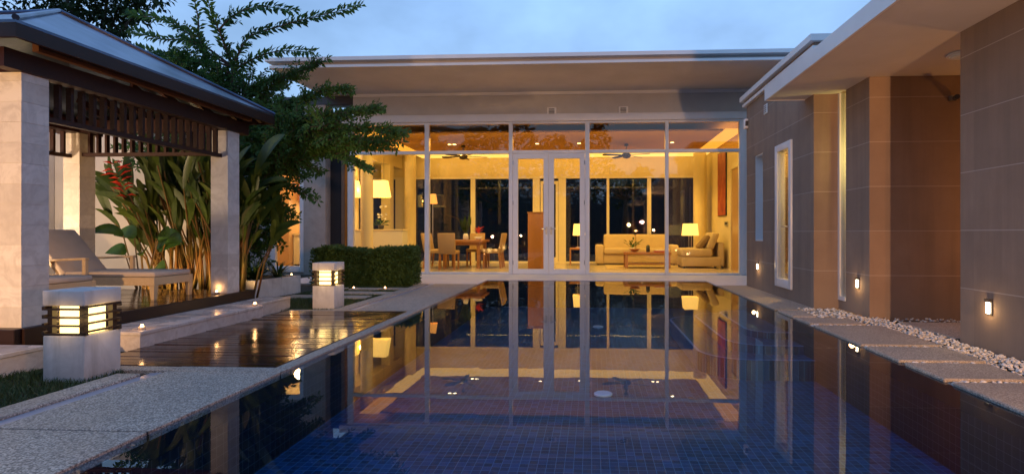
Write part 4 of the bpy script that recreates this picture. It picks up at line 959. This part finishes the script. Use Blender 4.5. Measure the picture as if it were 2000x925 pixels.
for k in range(11):
    a = rnd(0,6.28); tip = Vector((-5.75+math.cos(a)*rnd(.1,.3),6.85+math.sin(a)*.15,rnd(.4,.95))); sm.tube([(-5.75,6.85,0),tip], [.012,.007], 5); paddle(m, tip, (math.cos(a),math.sin(a)*.6-.3,.45), (math.cos(a)*.2,-.7,.7), rnd(.24,.36), rnd(.16,.22))
obj('stems', sm, M['heli_stem'], t); obj('leaves', m, M['rubber'], t, smooth=True)
# big single leaf right of column: paddle reaching past the roof corner
t = thing('banana_plant', 'banana plant with one big raised olive leaf right of the far column', 'plant', (-4.72,7.3,0)); m = MB()
obj('stem', MB().tube([(-4.72,7.3,0),(-4.66,7.3,.9),(-4.55,7.28,1.6)], [.035,.028,.014], 8), M['heli_stem'], t, smooth=True)
paddle(m, (-4.5,7.25,1.75), (.42,-.1,.8), (-.25,-.8,.35), .72, .22); paddle(m, (-4.55,7.28,1.5), (.5,-.1,.35), (0,-.6,.8), .6, .16); paddle(m, (-4.6,7.28,1.3), (-.2,-.2,.8), (0,-.9,.3), .7, .18)
obj('leaf', m, M['heli'], t, smooth=True)
# small edge leaf poking in from the left at the near column
t = thing('overhanging_plant', 'single yellow-green leaf poking in at the left edge before the near column', 'plant', (-3.9,3.05,0)); m = MB()
obj('stem', MB().tube([(-4.05,3.3,0),(-4.06,3.3,.9),(-3.98,3.3,1.72)], [.012,.01,.006], 6), M['heli_stem'], t); paddle(m, (-3.98,3.3,1.72), (.5,-.1,.05), (0,-.5,1), .24, .07); obj('leaf', m, M['heli'], t, smooth=True)
# lawn
m = MB(); 
def blades(x0,x1,y0,y1,n,hmin,hmax,skip=lambda x,y: False):
    for k in range(n):
        x, y = rnd(x0,x1), rnd(y0,y1)
        if skip(x,y): continue
        a = rnd(0,6.28); h = rnd(hmin,hmax); w = rnd(.0016,.003); c, s = math.cos(a), math.sin(a); l = rnd(.2,1.0)*h; b = rnd(0,6.28)
        q = (x+math.cos(b)*l, y+math.sin(b)*l, h); mid = (x+math.cos(b)*l*.35, y+math.sin(b)*l*.35, h*.6)
        m.add([(x-c*w,y-s*w,0),(x+c*w,y+s*w,0),(mid[0]+c*w*.7,mid[1]+s*w*.7,mid[2]),(mid[0]-c*w*.7,mid[1]-s*w*.7,mid[2]),q], [(0,1,2,3),(3,2,4)])
blades(-5.2,-3.15,1.9,3.64,26000,.018,.05, lambda x,y: (abs(x+3.385)<.14 and abs(y-3.54)<.14) or (y>2.95 and x<-3.9))
GS = [(-3.52,8.06,.24,.17),(-3.25,8.62,.25,.16),(-3.75,8.66,.24,.17),(-4.3,8.1,.25,.18),(-4.2,8.7,.22,.15),(-3.25,9.3,.24,.15),(-3.8,9.25,.26,.15),(-4.4,9.25,.24,.15)]
blades(-4.8,-3.15,6.62,9.75,24000,.015,.04, lambda x,y: any(abs(x-a)<c and abs(y-b)<d for a,b,c,d in GS) or (abs(x+3.34)<.14 and abs(y-6.93)<.14) or (x<-4.62 and y>7.7))
solo('lawn_grass', m, M['grass'], 'short green grass on both sides of the wet deck', 'grass', (-3.6,3,0), None, 'stuff')
for i,(x,y,a,b) in enumerate(GS):
    lab = ['stepping stone in the lawn nearest the viewer, right of the lantern','stepping stone beside the kerb, second from the lantern','stepping stone left of the second one in the middle row','front stepping stone by the white planter','middle stepping stone by the white planter','stepping stone by the kerb just under the right tea light','stepping stone under the left tea light','stepping stone at the left end under the hedge'][i]
    m = MB(); m.prism([(x+a*math.cos(q)*rnd(.95,1.05)*1.1 if False else x+sx*a*rnd(.93,1.02),y+sy*b*rnd(.93,1.02)) for q,(sx,sy) in enumerate(((-1,-1),(0,-1.03),(1,-1),(1,1),(0,1.02),(-1,1)))], -.01, .024)
    solo('stepping_stone', m, M['agg_tan'], lab, 'stepping stone', (x,y,0), 'stepping stones in the lawn', bevel=.008, seg=1)

# ------------------------------------------------------------------ lights outside
# warm lamp on the house side behind the viewer: it lights the soffits and throws the shade of the pier and the wing
tp = Vector((2.5,-2.4,1.5)); td = Vector((-.2,15,1.2))
light('terrace_lamp','SPOT',tp,1350,(1,.55,.27),.05,td.to_track_quat('-Z','Y').to_euler(),spot_size=R(74),spot_blend=.35)
light('right_fill','POINT',(2.85,-.6,1.1),230,(1,.38,.08),.035)  # unseen warm fill added for the canopy underside and right wall returns
light('path_lamp','SPOT',(-4.35,.9,.8),520,(1,.55,.22),.03,(Vector((-5.1,6,1.3))-Vector((-4.35,.9,.8))).to_track_quat('-Z','Y').to_euler(),spot_size=R(62),spot_blend=.5)
light('passage_lamp','POINT',(5.1,5.6,1.0),34,(1,.4,.07),.1)
# garden uplights among the plants
for (x,y,p) in ((-6.1,7.15,14),(-5.5,6.85,10),(-4.95,6.9,9),(-4.75,7.5,3)):
    light('garden_uplight','SPOT',(x,y,.06),p*3.4,(1,.56,.2),.04,(R(165),0,0),spot_size=R(120),spot_blend=.8)
light('pavilion_uplight','SPOT',(-6.7,5.9,.35),60,(1,.7,.42),.05,(R(180),R(20),0),spot_size=R(130),spot_blend=.8)
light('garden_lamp','POINT',(-7.3,4.3,.9),330,(1,.68,.4),.1)

sun = light('sun','SUN',(0,0,10),.06,(.75,.85,1),.05,(R(55),0,R(-60))); sun.data.angle = R(20)
W = bpy.data.worlds.new('World'); S.world = W; W.use_nodes = True; nt = W.node_tree; N = nt.nodes; Lk = nt.links
bg = N['Background']; sky = N.new('ShaderNodeTexSky'); sky.sky_type = 'NISHITA'; sky.sun_disc = False; sky.sun_elevation = R(1.5); sky.sun_rotation = R(120); sky.air_density = 1.2; sky.dust_density = .6; sky.ozone_density = 3
tc = N.new('ShaderNodeTexCoord'); mp = N.new('ShaderNodeMapping'); mp.inputs['Scale'].default_value = (1,1,1.7); Lk.new(tc.outputs['Generated'], mp.inputs[0])
nz = N.new('ShaderNodeTexNoise'); nz.inputs['Scale'].default_value = 2.6; nz.inputs['Detail'].default_value = 5; nz.inputs['Roughness'].default_value = .55; Lk.new(mp.outputs[0], nz.inputs['Vector'])
rp = N.new('ShaderNodeValToRGB'); rp.color_ramp.elements[0].position = .3; rp.color_ramp.elements[1].position = .75; Lk.new(nz.outputs['Fac'], rp.inputs[0])
rp.color_ramp.elements[0].color = (.5,.5,.5,1); rp.color_ramp.elements[1].color = (.95,.95,.95,1)
mx = N.new('ShaderNodeMix'); mx.data_type = 'RGBA'; Lk.new(rp.outputs[0], mx.inputs[0]); Lk.new(sky.outputs[0], mx.inputs[6]); mx.inputs[7].default_value = (6.0,9.5,14.6,1)
sz = N.new('ShaderNodeSeparateXYZ'); Lk.new(tc.outputs['Generated'], sz.inputs[0])
gr = N.new('ShaderNodeValToRGB'); Lk.new(sz.outputs[2], gr.inputs[0]); e = gr.color_ramp.elements
while len(e) < 4: e.new(.5)
for q, (p, c) in zip(e, ((0,(1.0,1.0,1.0)),(.25,(.92,.95,1.0)),(.5,(.66,.76,.92)),(1,(.33,.43,.64)))): q.position = p; q.color = (*c,1)
ml = N.new('ShaderNodeMix'); ml.data_type = 'RGBA'; ml.blend_type = 'MULTIPLY'; ml.inputs[0].default_value = 1; Lk.new(mx.outputs[2], ml.inputs[6]); Lk.new(gr.outputs[0], ml.inputs[7])
Lk.new(ml.outputs[2], bg.inputs[0]); bg.inputs[1].default_value = .1

# ------------------------------------------------------------------ camera and render settings
cam = bpy.data.cameras.new('camera'); co = bpy.data.objects.new('camera', cam); COL.objects.link(co); S.camera = co
co.location = (0,0,.96); co.rotation_euler = (R(90),0,R(3.2)); cam.sensor_width = 36; cam.lens = 19.62; cam.shift_x = -.047; cam.shift_y = -.00375; cam.clip_end = 500; cam.clip_start = .05
S.view_settings.view_transform = 'Standard'; S.view_settings.look = 'None'; S.view_settings.gamma = 1; S.view_settings.exposure = 0
S.render.engine = 'CYCLES'; c = S.cycles; c.use_denoising = True; c.max_bounces = 8; c.diffuse_bounces = 3; c.glossy_bounces = 5; c.transparent_max_bounces = 24; c.transmission_bounces = 4
c.caustics_reflective = False; c.caustics_refractive = False; c.sample_clamp_indirect = 4; c.use_adaptive_sampling = True; c.adaptive_threshold = .01
